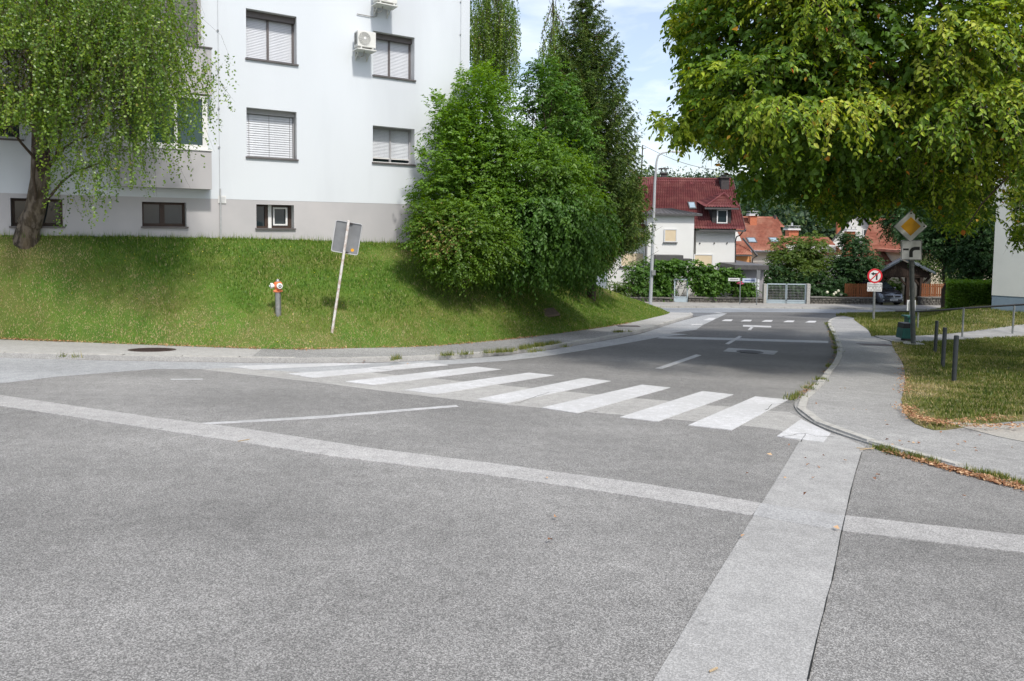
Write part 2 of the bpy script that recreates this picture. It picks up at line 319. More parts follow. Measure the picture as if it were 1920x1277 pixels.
# thin worn lines
patch('road_marking', [(375, 793.5), (600, 780), (855, 759.5), (860, 762.5), (600, 784.5), (378, 796.5)], 1, m_paintw, .4)
patch('road_marking', [(320, 710.5), (380, 710), (380, 711.8), (320, 712.3)], 1, m_paintw, .3)
stripes = [[(1291, 798), (1372, 807), (1478, 750), (1416, 744)], [(1162.5, 783), (1234, 791), (1375, 740.5), (1317, 734)],
    [(1016, 765), (1083, 775.5), (1257, 727.5), (1204, 722)], [(894, 749), (947, 757.5), (1145, 715), (1094, 709.5)],
    [(758, 732), (819, 739.5), (1039, 704), (991, 699.5)], [(647, 716), (700, 722.5), (939, 693), (891, 688)],
    [(540, 701), (585, 709), (735, 695), (690, 691)], [(434, 687), (474, 693.5), (700, 682.5), (627, 681.5)], [(690, 690), (735, 694), (840, 685), (800, 680)]]
for s in stripes: patch('crosswalk_stripe', s, 4, m_paint, .4)
patch('road_marking', [(1457, 819), (1502, 787), (1557.5, 813.5), (1544, 830.5)], 5, m_paint, .3)
patch('road_marking', [(1229, 691), (1241, 692), (1315, 666.5), (1305, 665)], 4, m_paintw, .3)
patch('road_marking', [(1360, 644.5), (1366, 646), (1391, 631.5), (1386, 630)], 4, m_paintw, .3)
patch('asphalt_patch', [(1240, 631), (1330, 633), (1450, 636.5), (1553, 639.5), (1553, 643.5), (1450, 640.5), (1330, 637), (1232, 634.5)], 3, m_gut, .6)
patch('asphalt_patch', [(1356, 659), (1366, 652.5), (1459, 658.5), (1451, 665)], 3, m_gut, .4)
patch('road_marking', [(1393, 609.5), (1446, 611.5), (1446, 614.3), (1393, 612.5)], 4, m_paintw, .3)
patch('road_marking', [(1409, 612), (1414, 612), (1408, 619), (1402, 619)], 4, m_paintw, .3)
for x in (1350, 1386, 1425, 1466, 1507): patch('crosswalk_stripe', [(x+3, 602.0+(x-1350)*.017), (x+21, 602.2+(x-1350)*.017), (x+24, 599.3+(x-1350)*.017), (x+10, 599.2+(x-1350)*.017)], 4, m_paint, .3)
patch('crosswalk_stripe', [(1318, 600.5), (1337, 600.5), (1342, 596.5), (1330, 596.5)], 4, m_paint, .3)
patch('road_marking', [(1296, 610), (1316, 609), (1318, 607.5), (1297, 608)], 4, m_paint, .3)
# ------------------------------------------------------------------ left pavement
KH = .10
outerL = [(-700, 656), (-400, 662), (0, 671), (180, 675), (474, 680), (600, 680.5), (722, 679), (850, 673.5), (931, 667.5), (1037, 654.5), (1117, 641), (1200, 625), (1245, 611), (1280, 599.5), (1302, 593.5), (1296, 589.5)]
innerL = [(-700, 619), (-400, 625), (0, 635), (130, 640), (328, 647.5), (450, 652), (565, 655.5), (662, 652), (787, 650.5), (912, 640), (1000, 631), (1069, 622), (1178, 606), (1225, 595), (1254, 588), (1256, 585)]
oW = atl(outerL, 0); iW = atl(innerL, KH)
def densify(pts, step):
    o = []
    for a, b in zip(pts[:-1], pts[1:]):
        a = Vector((a[0], a[1], 0)); b = Vector((b[0], b[1], 0)); n = max(1, int((b-a).length/step))
        for k in range(n): o.append(a.lerp(b, k/n))
    o.append(Vector((pts[-1][0], pts[-1][1], 0))); return o
def smoothpl(pts, it=2):
    for _ in range(it):
        q = [pts[0]]
        for a, b in zip(pts[:-1], pts[1:]): q += [a.lerp(b, .25), a.lerp(b, .75)]
        pts = q+[pts[-1]]
    return pts
def resample(pts, step):
    pts = [Vector((p[0], p[1], 0)) for p in pts]; L_ = [0]
    for a, b in zip(pts[:-1], pts[1:]): L_.append(L_[-1]+(b-a).length)
    n = max(2, int(L_[-1]/step)+1); o = []
    for s in np.linspace(0, L_[-1], n):
        i = min(max(np.searchsorted(L_, s)-1, 0), len(pts)-2); t = (s-L_[i])/max(L_[i+1]-L_[i], 1e-6); o.append(pts[i].lerp(pts[i+1], min(t, 1)))
    return o
oWs = smoothpl([Vector((p.x, p.y, 0)) for p in oW]); iWs = smoothpl([Vector((p.x, p.y, 0)) for p in iW])
paveL = drape('pavement', [(p.x, p.y) for p in oWs]+[(p.x, p.y) for p in reversed(iWs)], KH-.012, m_sideL, .6, skirt=.2)
def low(x, y):
    f = np.clip((14.0-np.asarray(y, float))/3.5, 0, 1); return .07*f*f*(3-2*f)
def kerb(line, side, parent, h=KH, w=.15, step=1.0, gap=.02, jit=.012):
    pts = resample(line, step)
    for a, b in zip(pts[:-1], pts[1:]):
        d = (b-a).normalized(); nn = Vector((-d.y, d.x, 0))*side
        a2 = a+d*gap; b2 = b-d*gap; dz = random.uniform(-jit, jit); lo_ = []; hi_ = []
        ht = h(a2) if callable(h) else h
        for q, o_ in ((a2, 0), (b2, 0), (b2, w), (a2, w)):
            r_ = q+nn*(o_+random.uniform(-.006, .006)); z = Gf(r_.x, r_.y)
            lo_.append(Vector((r_.x, r_.y, z-.08))); r2 = r_+nn*(.018 if o_ == 0 else -.004); hi_.append(Vector((r2.x, r2.y, z+ht+dz)))
        MB().hexa(lo_, hi_).build('kerb_stone', m_conc, parent)
kerb(oWs, 1, paveL)
# darker coarse repair in the pavement, from the joint at x=540
patch('asphalt_patch', [(470, 679), (560, 679.5), (700, 678), (850, 671), (1037, 652.5), (1117, 639), (1160, 630), (1085, 622.5), (1000, 632.5), (912, 641.5), (787, 652), (662, 653.5), (500, 656)], (KH-.006)/.002, asphalt('pavement_repair', .28, 90, .8, tint=(1.0, .99, .96)), .5, parent=paveL)
# far pavement in front of the stone wall, and drive
fy0 = 43.3; fp_ = [(-30, fy0), (0, fy0), (8, fy0), (40, fy0+.1), (60, 43.4), (60, 45.4), (22.3, 45.4), (-30, 45.4)]
paveF = drape('pavement', fp_, KH, M('far_pavement', (.33, .32, .30), (.26, .25, .24), 2, .9, .3, 30), 1.0, skirt=.25)
kerb([Vector((5, fy0-.02, 0)), Vector((40, fy0-.02, 0))], 1, paveF, w=.14, step=1.1)
# ------------------------------------------------------------------ right pavement
outerR = [(1640, 592.5), (1601, 594), (1576, 596.5), (1560, 600), (1553, 604), (1551, 611), (1557, 623), (1565, 640), (1570, 655), (1569, 670), (1561, 688), (1547.6, 704), (1522, 729), (1496, 751), (1487, 760), (1497, 776), (1522, 794), (1555, 809), (1593, 822), (1638, 836), (1677, 850), (1762, 870), (1846, 893), (1920, 917), (2060, 965), (2300, 1060), (2700, 1215), (3400, 1480)]
innerR = [(1640, 594), (1601, 599), (1616, 610), (1629, 619), (1634, 630), (1660, 636), (1672, 641), (1674, 650), (1694, 681), (1698, 700), (1697, 718), (1691, 740), (1694, 760), (1705, 774), (1717, 783), (1735, 790), (1751, 794), (1773, 794), (1835, 786), (1891, 779), (1930, 778), (2100, 777), (2400, 778), (3600, 800)]
oR = atl(outerR, 0); iR = atl(innerR, KH)
oRs = smoothpl([Vector((p.x, p.y, 0)) for p in oR]); iRs = smoothpl([Vector((p.x, p.y, 0)) for p in iR])
def offset(line, d):
    o = []
    for i, p in enumerate(line):
        t = (line[min(i+1, len(line)-1)]-line[max(i-1, 0)]).normalized(); o.append(p+Vector((-t.y, t.x, 0))*d)
    return o
paveR = drape('pavement', [(p.x, p.y) for p in oRs]+[(p.x, p.y) for p in reversed(iRs)], KH-.012, m_side, .5, skirt=.2, zf=lambda x, y: G(x, y)-low(x, y))
def hR(p):
    return .035 if p.y < 8.6 else KH
kerb(oRs, 1, paveR, w=.13, h=lambda p: KH-float(low(p.x, p.y)))
patch('asphalt_patch', [(1773, 794.5), (1840, 798), (1930, 800), (2200, 812), (2300, 880), (1920, 832), (1870, 822), (1810, 806)], (KH-.070-.004)/.002, M('pale_gravel', (.5, .48, .44), (.33, .31, .28), 60, .95, .8, 120), .4, parent=paveR)
# ------------------------------------------------------------------ right lawn, path
def Lr(x, y):
    x = np.asarray(x, float); y = np.asarray(y, float)
    f = np.clip((y-22)/7, 0, 1); f = f*f*(3-2*f); g_ = np.clip((x/np.maximum(y, 1)-.57)/.13, 0, 1); g_ = g_*g_*(3-2*g_); k = np.clip((44-y)/8, 0, 1)
    return G(x, y) - low(x, y) + .75*f*g_*k
def pxr(pts, off): return [(p.x, p.y) for p in atl(pts, off)]
lawnA = pxr([(1672, 641), (1674, 650), (1694, 681), (1698, 700), (1697, 718), (1691, 740), (1694, 760), (1705, 774), (1717, 783), (1735, 790), (1751, 794), (1773, 794), (1835, 786), (1891, 779), (1930, 778), (2100, 777), (2400, 778), (2400, 600), (1920, 631), (1806, 636), (1730, 641)], KH)
lawn_r = drape('lawn', lawnA, KH-.005, m_turfr, .5, zf=Lr, skirt=.2)
lawnB = pxr([(1601, 599), (1616, 610), (1629, 619), (1634, 630), (1725, 630), (1806, 627), (1920, 622), (2400, 600)], KH)
tl = Vector((lawnB[0][0], lawnB[0][1]))
lawnB = lawnB+[(30, 40), (22.5, 40), (19.5, 38.6), (17.5, 36.6), (tl.x+.7, tl.y+.9)]
lawn_f = drape('lawn', lawnB, KH-.005, m_turfr, .5, zf=Lr, skirt=.15)
pathp = pxr([(1660, 636.5), (1672, 641), (1730, 641), (1806, 636), (1920, 631), (2400, 600)], KH)+list(reversed(pxr([(1634, 630.5), (1725, 630.5), (1806, 627), (1920, 622), (2400, 600)], KH)))[1:]
drape('path', pxr([(1650, 634), (1680, 642), (1730, 641.5), (1806, 636.5), (1920, 631.5), (2300, 606), (2300, 596), (1920, 621.5), (1806, 626.5), (1725, 630), (1640, 630)], KH), KH+.012, M('path_concrete', (.3, .295, .29), (.22, .22, .21), 3, .9, .3, 40), .5, zf=Lr, skirt=.1)
# ------------------------------------------------------------------ apartment block frame of reference
U = ray(2961, 441+.002*0); U.z = 0; U.normalize(); NV = Vector((U.y, -U.x, 0))
W0 = P(461, 447, 18.3); W0 = Vector((W0.x, W0.y, 0))
def fp(px, py, n=0.0):
    """picture point on the facade plane (pushed out by n) -> (u, z)"""
    r = ray(px, py); t = ((W0+NV*n-EYE).dot(NV)-(Vector((0, 0, 0))).dot(NV))/r.dot(NV) if False else (Vector((W0.x-EYE.x, W0.y-EYE.y, 0)).dot(NV)+n)/r.dot(NV)
    p = EYE+r*t; return ((p-W0).dot(U), p.z)
def FP(u, z, n=0.0): return Vector((W0.x, W0.y, 0))+U*u+NV*n+Vector((0, 0, z))
UC = fp(879.5, 200)[0]       # the right corner
zg = [fp(x, y)[1] for x, y in ((0, 441), (461, 447), (770, 457))]
print('facade u corner', UC, 'ground z', zg)
# ------------------------------------------------------------------ grass bank
def topline():
    pts = []
    for u, z in ((-18, zg[0]+.1), (fp(0, 441)[0], zg[0]), (0, zg[1]), (fp(770, 457)[0], zg[2]), (UC, zg[2]-.03)):
        q = FP(u, z, .02); pts.append(Vector((q.x, q.y, z)))
    pts += [P(960, 486, 25.5), P(1010, 503, 27.2), P(1055, 517, 28.6), P(1100, 531, 30), P(1145, 547, 31.6), P(1180, 560, 33), P(1215, 571, 34.6), P(1240, 579, 36), P(1250, 584.5, 36.6)]
    return pts
tpl = topline()
bl = [Vector((p.x, p.y, Gf(p.x, p.y)+KH-.01)) for p in iWs]
def resamp3(pts, n, dens=None):
    L_ = np.array([0]+[ (b-a).length for a, b in zip(pts[:-1], pts[1:])]).cumsum(); A = np.array([tuple(p) for p in pts])
    s = np.linspace(0, L_[-1], n) if dens is None else dens*L_[-1]
    return np.stack([np.interp(s, L_, A[:, k]) for k in range(3)], 1)
NU, NVv = 140, 26
# match the two lines where they lie square to each other
TB = resamp3(tpl, NU)
A_ = np.array([tuple(p) for p in bl]); Lb = np.concatenate([[0], np.linalg.norm(np.diff(A_[:, :2], axis=0), axis=1).cumsum()])
key_t = [0, .0]; 
def bl_at_px(px): 
    pr = project(A_); i = np.argmin(abs(pr[:, 0]-px)); return Lb[i]
Lt = np.array([0]+[(b-a).length for a, b in zip(tpl[:-1], tpl[1:])]).cumsum()
kt = [0, Lt[1], Lt[2], Lt[3], Lt[4], Lt[6], Lt[9], Lt[-1]]; kb = [0, bl_at_px(60), bl_at_px(520), bl_at_px(860), bl_at_px(950), bl_at_px(1050), bl_at_px(1160), Lb[-1]]
st = np.linspace(0, Lt[-1], NU); sb = np.interp(st, kt, kb)
TA = np.array([tuple(p) for p in tpl]); T3 = np.stack([np.interp(st, Lt, TA[:, k]) for k in range(3)], 1); B3 = np.stack([np.interp(sb, Lb, A_[:, k]) for k in range(3)], 1)
v = np.linspace(0, 1, NVv)[:, None, None]
prof = v*.72+.28*np.sin(v*PI/2)**1.3
bank = np.empty((NVv, NU, 3)); bank[:, :, :2] = B3[None, :, :2]*(1-v)+T3[None, :, :2]*v
bank[:, :, 2:] = B3[None, :, 2:]*(1-prof)+T3[None, :, 2:]*prof
for k in range(NVv):   # unevenness of the turf
    bank[k, :, 2] += (np.sin(bank[k, :, 0]*1.3+bank[k, :, 1]*.7)*.03+np.sin(bank[k, :, 0]*3.1-bank[k, :, 1]*2.3)*.012)*math.sin(PI*k/(NVv-1))
T2 = bank[-1].copy(); side_ = unit(np.column_stack([bank[-1, :, :2]-bank[0, :, :2], np.zeros(NU)])); back = []
for s_, dz in ((1.2, -.06), (4, -.5), (8, -1.6)):
    q = T2+side_*s_; q[:, 2] = np.maximum(T2[:, 2]+dz, G(q[:, 0], q[:, 1])-.15); back.append(q)
bankfull = np.concatenate([bank, np.array(back)], 0)
def gridfaces(nr, nc):
    i = (np.arange(nr-1)[:, None]*nc+np.arange(nc-1)[None]).ravel(); return np.stack([i, i+1, i+nc+1, i+nc], 1)
bank_o = npmesh('grass_bank', bankfull.reshape(-1, 3), gridfaces(bankfull.shape[0], NU), m_turf, smooth=True, kind='structure')
_bv = bankfull.reshape(-1, 3)
def bank_z(x, y):
    d2 = (_bv[:, 0]-x)**2+(_bv[:, 1]-y)**2; i = np.argpartition(d2, 4)[:4]; w = 1/(d2[i]+1e-5); return float((_bv[i, 2]*w).sum()/w.sum())
def bankhit(px, py):
    """picture point -> point on the bank"""
    for d in np.arange(11, 36, .04):
        p = P(px, py, d)
        if p.z <= bank_z(p.x, p.y): return p
    return P(px, py, 15)
# ------------------------------------------------------------------ grass blades
def scatter(V, Fq, dens, rs, weight=None):
    V = np.asarray(V, float); a, b, c, d = (V[Fq[:, k]] for k in range(4))
    ar = np.linalg.norm(np.cross(c-a, d-b), axis=1)/2
    if weight is not None: ar = ar*weight
    n = int(ar.sum()*dens); i = rs.choice(len(Fq), n, p=ar/ar.sum()); s, t = rs.random((2, n, 1))
    return (a[i]*(1-s)+b[i]*s)*(1-t)+(d[i]*(1-s)+c[i]*s)*t, i, s, t
def blades(name, pos, h, rnd, mat, rs, wid=.021, lean=.75):
    n = len(pos); ang = rs.random(n)*2*PI; hh = h*(.5+rs.random(n)); d = np.stack([np.cos(ang), np.sin(ang), np.zeros(n)], 1)
    ln = rs.random((n, 1))*lean; an2 = rs.random(n)*2*PI; d2 = np.stack([np.cos(an2), np.sin(an2), np.zeros(n)], 1)
    tip = pos+np.array([0, 0, 1.])*(hh[:, None]*(1-ln*.5))+d2*hh[:, None]*ln; wv = (wid*(.6+.8*rs.random(n)))[:, None]
    V = np.stack([pos-d*wv/2-[0, 0, .01], pos+d*wv/2-[0, 0, .01], tip], 1).reshape(-1, 3)
    o = npmesh(name, V, np.arange(3*n).reshape(-1, 3), mat, rnd=rnd, kind='stuff'); return o
g_matr = leafmat('grass_blades_dry', [(0, (.035, .065, .012)), (.3, (.085, .125, .02)), (.6, (.17, .20, .045)), (.72, (.27, .26, .08)), (.85, (.40, .34, .15)), (1, (.52, .43, .25))], .35, .02)
g_mat = leafmat('grass_blades', [(0, (.036, .085, .010)), (.3, (.088, .175, .018)), (.6, (.17, .26, .038)), (.72, (.26, .29, .075)), (.85, (.40, .34, .15)), (1, (.52, .43, .25))], .35, .02)
rs = np.random.default_rng(3)
def lownoise(p, s, seed=0):
    x, y = p[:, 0]*s+seed*3.7, p[:, 1]*s*1.1-seed*1.9
    return (np.sin(x*1.7+np.sin(y*1.3)*1.4)+np.sin(y*2.1+np.sin(x*.9+1)*1.7)+np.sin((x+y)*3.3+np.sin(x*2.4-y))*.6)/2.6
def grass_on(name, V, Fq, dens, h, dry, label, seed, weight=None, mat=None):
    rs = np.random.default_rng(seed); pos, i, s, t = scatter(V, Fq, dens*1.15, rs, weight)
    dr = dry(pos); mow = np.clip(lownoise(pos, 1.2, seed)*.5+.5, 0, 1)
    r = np.clip(.33+.50*(rs.random(len(pos))-.5)+.10*lownoise(pos, 2.5, seed+2)+.12*lownoise(pos, 11, seed)+dr*(.35+.4*rs.random(len(pos))), 0, 1)
    r = np.where(rs.random(len(pos)) < .10, .68+.32*rs.random(len(pos)), r)
    hh = h*(.75+.6*mow)*(1-.45*np.clip(dr, 0, 1))
    return blades(name, pos, hh, r, mat or g_mat, rs)
bf = gridfaces(NVv+1, NU); sel = (bf[:, 0] % NU < NU-1); bf = bf[sel]
B0xy = B3[:, :2]
def dry_bank(p):
    # distance to the pavement edge
    d = np.full(len(p), 9.)
    for k in range(0, NU, 2): d = np.minimum(d, np.hypot(p[:, 0]-B0xy[k, 0], p[:, 1]-B0xy[k, 1]))
    edge = np.clip(1.5-(d-.1+.35*lownoise(p, 2.2, 5))/1.0, 0, 1)
    pr = project(p); near = np.clip((1100-pr[:, 0])/500, .25, 1)
    spot = np.clip(lownoise(p, 1.7, 9)*1.6-1.15, 0, 1)*.6
    crest = np.exp(-((pr[:, 0]-760)/90)**2-((pr[:, 1]-478)/16)**2)*.8+.8*np.exp(-((pr[:, 0]-90)/90)**2-((pr[:, 1]-475)/14)**2)*.6+np.exp(-((pr[:, 0]-1130)/70)**2-((pr[:, 1]-548)/12)**2)*.7
    return np.clip(edge*near+spot+crest, 0, 1)
vb = bankfull[:NVv+1].reshape(-1, 3); 
cen = vb[bf].mean(1); prc = project(cen); wgt = np.where((prc[:, 0] < -150), .08, 1.) * np.clip(1.25-.028*cen[:, 1]*.8, .5, 1)
tag(grass_on('grass', vb, bf, 1350, .064, dry_bank, '', 11, wgt), 'short green grass covering the bank below the white apartment block', 'grass')
def mesh_quads(o):
    me = o.data; V = np.array([v.co[:] for v in me.vertices]); T = [p.vertices[:] for p in me.polygons if len(p.vertices) == 3 and p.normal.z > .5]
    return V, np.array([(a, b, c, c) for a, b, c in T])
def dist_to(p, line):
    d = np.full(len(p), 9.)
    for q in line: d = np.minimum(d, np.hypot(p[:, 0]-q.x, p[:, 1]-q.y))
    return d
def dry_r(p):
    return np.clip(np.clip(1-dist_to(p, resample(iRs, .3))/.5, 0, 1)*.9 + np.clip(lownoise(p, 1.1, 4)*1.1+.12, 0, 1)*np.clip((14.5-p[:, 1])/3, .35, 1), 0, 1)
V_, Q_ = mesh_quads(lawn_r); tag(grass_on('grass', V_, Q_, 900, .055, dry_r, '', 12, mat=g_matr), 'half dry mown grass around the three dark bollards', 'grass')
def dry_f(p): return np.clip(lownoise(p, .8, 14)*.8+.15, 0, 1)*.8
V_, Q_ = mesh_quads(lawn_f); tag(grass_on('grass', V_, Q_, 420, .11, dry_f, '', 13, mat=g_matr), 'longer yellowish grass between the narrow path and the clipped hedge', 'grass')
# ================================================================== APARTMENT BLOCK
m_wall = M('white_render', (.62, .655, .69), (.595, .63, .665), .5, .9, .12, 90, c3=(.55, .58, .615), s3=.7, stretch=(1, 1, .22))
m_plinth = M('grey_plinth_render', (.47, .455, .46), (.42, .41, .42), .7, .9, .15, 80, c3=(.38, .375, .385), s3=.4)
m_dark = M('dark_interior', (.012, .012, .014), rough=.9)
m_brown = M('brown_frame', (.065, .04, .03), (.05, .032, .025), 8, .5)
m_greyf = M('grey_brown_frame', (.13, .115, .115), rough=.5)
m_whitef = M('white_plastic', (.75, .75, .74), rough=.4)
m_sill = M('sill_metal', (.12, .11, .11), rough=.5)
m_jamb = M('reveal_render', (.62, .63, .64), (.56, .57, .58), 2, .9)
m_slat = M('shutter_slat', (.60, .62, .66), (.56, .58, .62), 3, .5)
m_slat2 = M('venetian_slat', (.60, .625, .66), rough=.35)
m_slat3 = M('grey_shutter_slat', (.34, .33, .32), (.30, .29, .28), 3, .5)
m_glass = glass('window_glass')
m_glassg = glass('green_glass', (.02, .05, .05), .06)
m_galv = M('galvanised', (.46, .47, .48), (.38, .39, .40), 12, .5, metal=.2)
bld = thing('apartment_building', 'tall white apartment block with grey plinth and closed shutters above the grass bank', 'building', FP(0, zg[1], -1))
wins = []     # u0,u1,zb,zt,depth
def rect(x0, y0, x1, y1, n=0):
    u0, zt = fp(x0, y0, n); u1, zb = fp(x1, y1, n); return [u0, u1, zb, zt]
R1 = rect(461, 15, 556.5, 121.5); R2 = rect(700, 57.5, 777, 151); R3 = rect(462, 201, 556.5, 299.5); R4 = rect(699, 235, 777, 309)
R5 = rect(480.5, 383, 551.5, 428.5); R6 = rect(266, 378, 350, 425.5); R7 = rect(19, 371, 118, 425); R8 = rect(-70, 163, 41, 262)
PLZ = fp(461, 374.5)[1]
WL, WR, WZ1 = -19.0, UC, 13.5
def wall_with_holes(u0, u1, z0, z1, holes, name, mat, n=0.0, D=.34):
    us = sorted({u0, u1, *[h[0] for h in holes], *[h[1] for h in holes]}); zs = sorted({z0, z1, *[h[2] for h in holes], *[h[3] for h in holes]})
    mb = MB()
    for a, b in zip(us[:-1], us[1:]):
        for c, d in zip(zs[:-1], zs[1:]):
            uc, zc = (a+b)/2, (c+d)/2
            if any(h[0] < uc < h[1] and h[2] < zc < h[3] for h in holes): continue
            mb.add([FP(a, c, n), FP(b, c, n), FP(b, d, n), FP(a, d, n)], [(0, 1, 2, 3)])
    me_ = mb.build(name, mat, bld); return me_
wall_with_holes(WL, WR, PLZ, WZ1, [R1, R2, R3, R4, R8], 'wall', m_wall)
wall_with_holes(WL, WR, min(zg)-.9, PLZ, [R5, R6, R7], 'plinth', m_plinth, n=-.004)
body = MB()
body.hexa([FP(WL, min(zg)-.9, -.42), FP(WR, min(zg)-.9, -.42), FP(WR, min(zg)-.9, -12), FP(WL, min(zg)-.9, -12)], [FP(WL, WZ1, -.42), FP(WR, WZ1, -.42), FP(WR, WZ1, -12), FP(WL, WZ1, -12)])
for u_ in (WL, WR): body.add([FP(u_, min(zg)-.9, 0), FP(u_, WZ1, 0), FP(u_, WZ1, -.42), FP(u_, min(zg)-.9, -.42)], [(0, 1, 2, 3)])
body.add([FP(WL, WZ1, 0), FP(WR, WZ1, 0), FP(WR, WZ1, -.42), FP(WL, WZ1, -.42)], [(0, 1, 2, 3)])
body.build('side_walls', m_wall, bld)
MB().hexa([FP(WL-.4, WZ1+.01, .4), FP(WR+.4, WZ1+.01, .4), FP(WR+.4, WZ1+.01, -12.4), FP(WL-.4, WZ1+.01, -12.4)], [FP(WL-.4, WZ1+.3, .4), FP(WR+.4, WZ1+.3, .4), FP(WR+.4, WZ1+.3, -12.4), FP(WL-.4, WZ1+.3, -12.4)]).build('roof', m_sill, bld)
def fbox(mb, u0, u1, z0, z1, n0, n1):
    return mb.hexa([FP(u0, z0, n0), FP(u1, z0, n0), FP(u1, z0, n1), FP(u0, z0, n1)], [FP(u0, z1, n0), FP(u1, z1, n0), FP(u1, z1, n1), FP(u0, z1, n1)])
def subp(mb, name, mat, parent):
    return mb.build(name, mat, parent)
def window(R, kind, D=.38):
    u0, u1, zb, zt = R
    # reveal
    mb = MB()
    mb.add([FP(u0, zb, 0), FP(u0, zt, 0), FP(u0, zt, -D), FP(u0, zb, -D)], [(0, 1, 2, 3)]); mb.add([FP(u1, zb, 0), FP(u1, zt, 0), FP(u1, zt, -D), FP(u1, zb, -D)], [(0, 1, 2, 3)])
    mb.add([FP(u0, zt, 0), FP(u1, zt, 0), FP(u1, zt, -D), FP(u0, zt, -D)], [(0, 1, 2, 3)]); mb.add([FP(u0, zb, 0), FP(u1, zb, 0), FP(u1, zb, -D), FP(u0, zb, -D)], [(0, 1, 2, 3)])
    win = mb.build('window', m_jamb, bld)
    s = MB(); fbox(s, u0-.03, u1+.04, zb-.035, zb+.006, -D+.02, .05); s.build('sill', m_sill, win)
    H = zt-zb; Wd = u1-u0
    if kind in ('shutter', 'shutter_open'):
        fr = MB(); fm = m_greyf if kind == 'shutter' else m_slat
        box_h = .15 if kind == 'shutter' else .06
        fbox(fr, u0+.002, u1-.002, zt-box_h, zt-.002, -D+.02, -D+.20 if kind == 'shutter' else -D+.1)
        um = u0+Wd*(.47 if kind == 'shutter' else .5)
        z0_ = zb+.01
        for a in (u0+.025, um, u1-.025): fbox(fr, a-.028, a+.028, z0_, zt-box_h-.001, -D+.02, -D+.09)
        fr.build('frame', m_greyf if kind == 'shutter' else M('grey_frame', (.36, .36, .37), rough=.5), win)
        g = MB(); fbox(g, u0+.05, u1-.05, z0_, zt-box_h-.01, -D+.012, -D+.018); g.build('pane', m_glass, win)
        zlo = z0_+.01 if kind == 'shutter' else zb+.19
        base = None; pitch = .042
        for (a, b) in ((u0+.055, um-.03), (um+.03, u1-.055)):
            k = 0; z = zlo; base = None
            while z < zt-box_h-.01:
                if base is None:
                    sm = MB(); sm.hexa([FP(a, 0, -D+.045), FP(b, 0, -D+.045), FP(b, 0, -D+.062), FP(a, 0, -D+.062)], [FP(a, pitch*.94, -D+.040), FP(b, pitch*.94, -D+.040), FP(b, pitch*.94, -D+.048), FP(a, pitch*.94, -D+.048)])
                    base = sm.build('slat', m_slat if kind == 'shutter' else m_slat2, win); base.location = (0, 0, z)
                else:
                    o = base.copy(); COL.objects.link(o); o.location = (0, 0, z)
                z += pitch
        if kind == 'shutter_open':
            f2 = MB(); fbox(f2, u0+.05, u1-.05, zb+.01, zb+.055, -D+.02, -D+.10); fbox(f2, u0+.05, u1-.05, zlo-.045, zlo-.012, -D+.045, -D+.09); f2.build('lower_rail', m_whitef, win)
    elif kind == 'venetian':
        fr = MB(); fbox(fr, u0+.002, u1-.002, zt-.13, zt-.002, -D+.05, -D+.2)
        for a in (u0+.012, u1-.03): fbox(fr, a-.01, a+.012, zb+.01, zt-.13, -D+.08, -D+.16)
        fr.build('frame', M('grey_frame', (.36, .36, .37), rough=.5), win)
        z = zb+.05; base = None
        bb = MB(); fbox(bb, u0+.03, u1-.05, zb+.015, zb+.04, -D+.10, -D+.15); bb.build('bottom_rail', m_galv, win)
        bk = MB(); fbox(bk, u0, u1, zb, zt, -D, -D+.004); bk.build('pane', m_glass, win)
        while z < zt-.16:
            if base is None:
                sm = MB(); sm.hexa([FP(u0+.03, 0, -D+.137), FP(u1-.05, 0, -D+.137), FP(u1-.05, .004, -D+.14), FP(u0+.03, .004, -D+.14)], [FP(u0+.03, .060, -D+.118), FP(u1-.05, .060, -D+.118), FP(u1-.05, .064, -D+.122), FP(u0+.03, .064, -D+.122)])
                base = sm.build('slat', m_slat2, win); base.location = (0, 0, z)
            else:
                o = base.copy(); COL.objects.link(o); o.location = (0, 0, z)
            z += .0618
        c = MB()
        for t in (.08, .48, .90): c.bar(FP(u0+Wd*t, zb+.03, -D+.143), FP(u0+Wd*t, zt-.13, -D+.143), .006)
        c.build('cords', m_greyf, win)
    elif kind in ('cellar', 'cellar2', 'dark'):
        fr = MB(); t = .055; um = u0+Wd*(.40 if kind == 'cellar' else .47)
        Dn = -D+.02; D1 = -D+.09
        g = MB(); fbox(g, u0+.04, u1-.04, zb+.03, zt-.03, Dn+.012, Dn+.02); g.build('pane', m_glass, win)
        if kind == 'cellar':
            p = MB(); fbox(p, um-.035, um+.055, zb+.004, zt-.003, Dn-.01, D1+.03); p.build('mullion', m_whitef, win)
            for k, (a, b, mt) in enumerate(((u0+.003, um-.036, m_brown), (um+.056, u1-.003, m_brown))):
                f = MB(); fbox(f, a, b, zb+.004, zb+.004+t, Dn, D1); fbox(f, a, b, zt-.004-t*.8, zt-.004, Dn, D1); fbox(f, a, a+.02, zb+.004+t, zt-t, Dn, D1); fbox(f, b-t*1.5, b, zb+.004+t, zt-.001-t, Dn, D1); f.build('frame', mt, win)
            a, b = um+.10, u1-.11; f = MB(); z0_, z1_ = zb+.08, zt-.07
            fbox(f, a, b, z0_, z0_+.04, D1-.03, D1+.02); fbox(f, a, b, z1_-.04, z1_, D1-.03, D1+.02); fbox(f, a, a+.04, z0_+.04, z1_-.04, D1-.03, D1+.02); fbox(f, b-.05, b, z0_+.04, z1_-.04, D1-.03, D1+.02); f.build('open_sash', m_whitef, win)
        else:
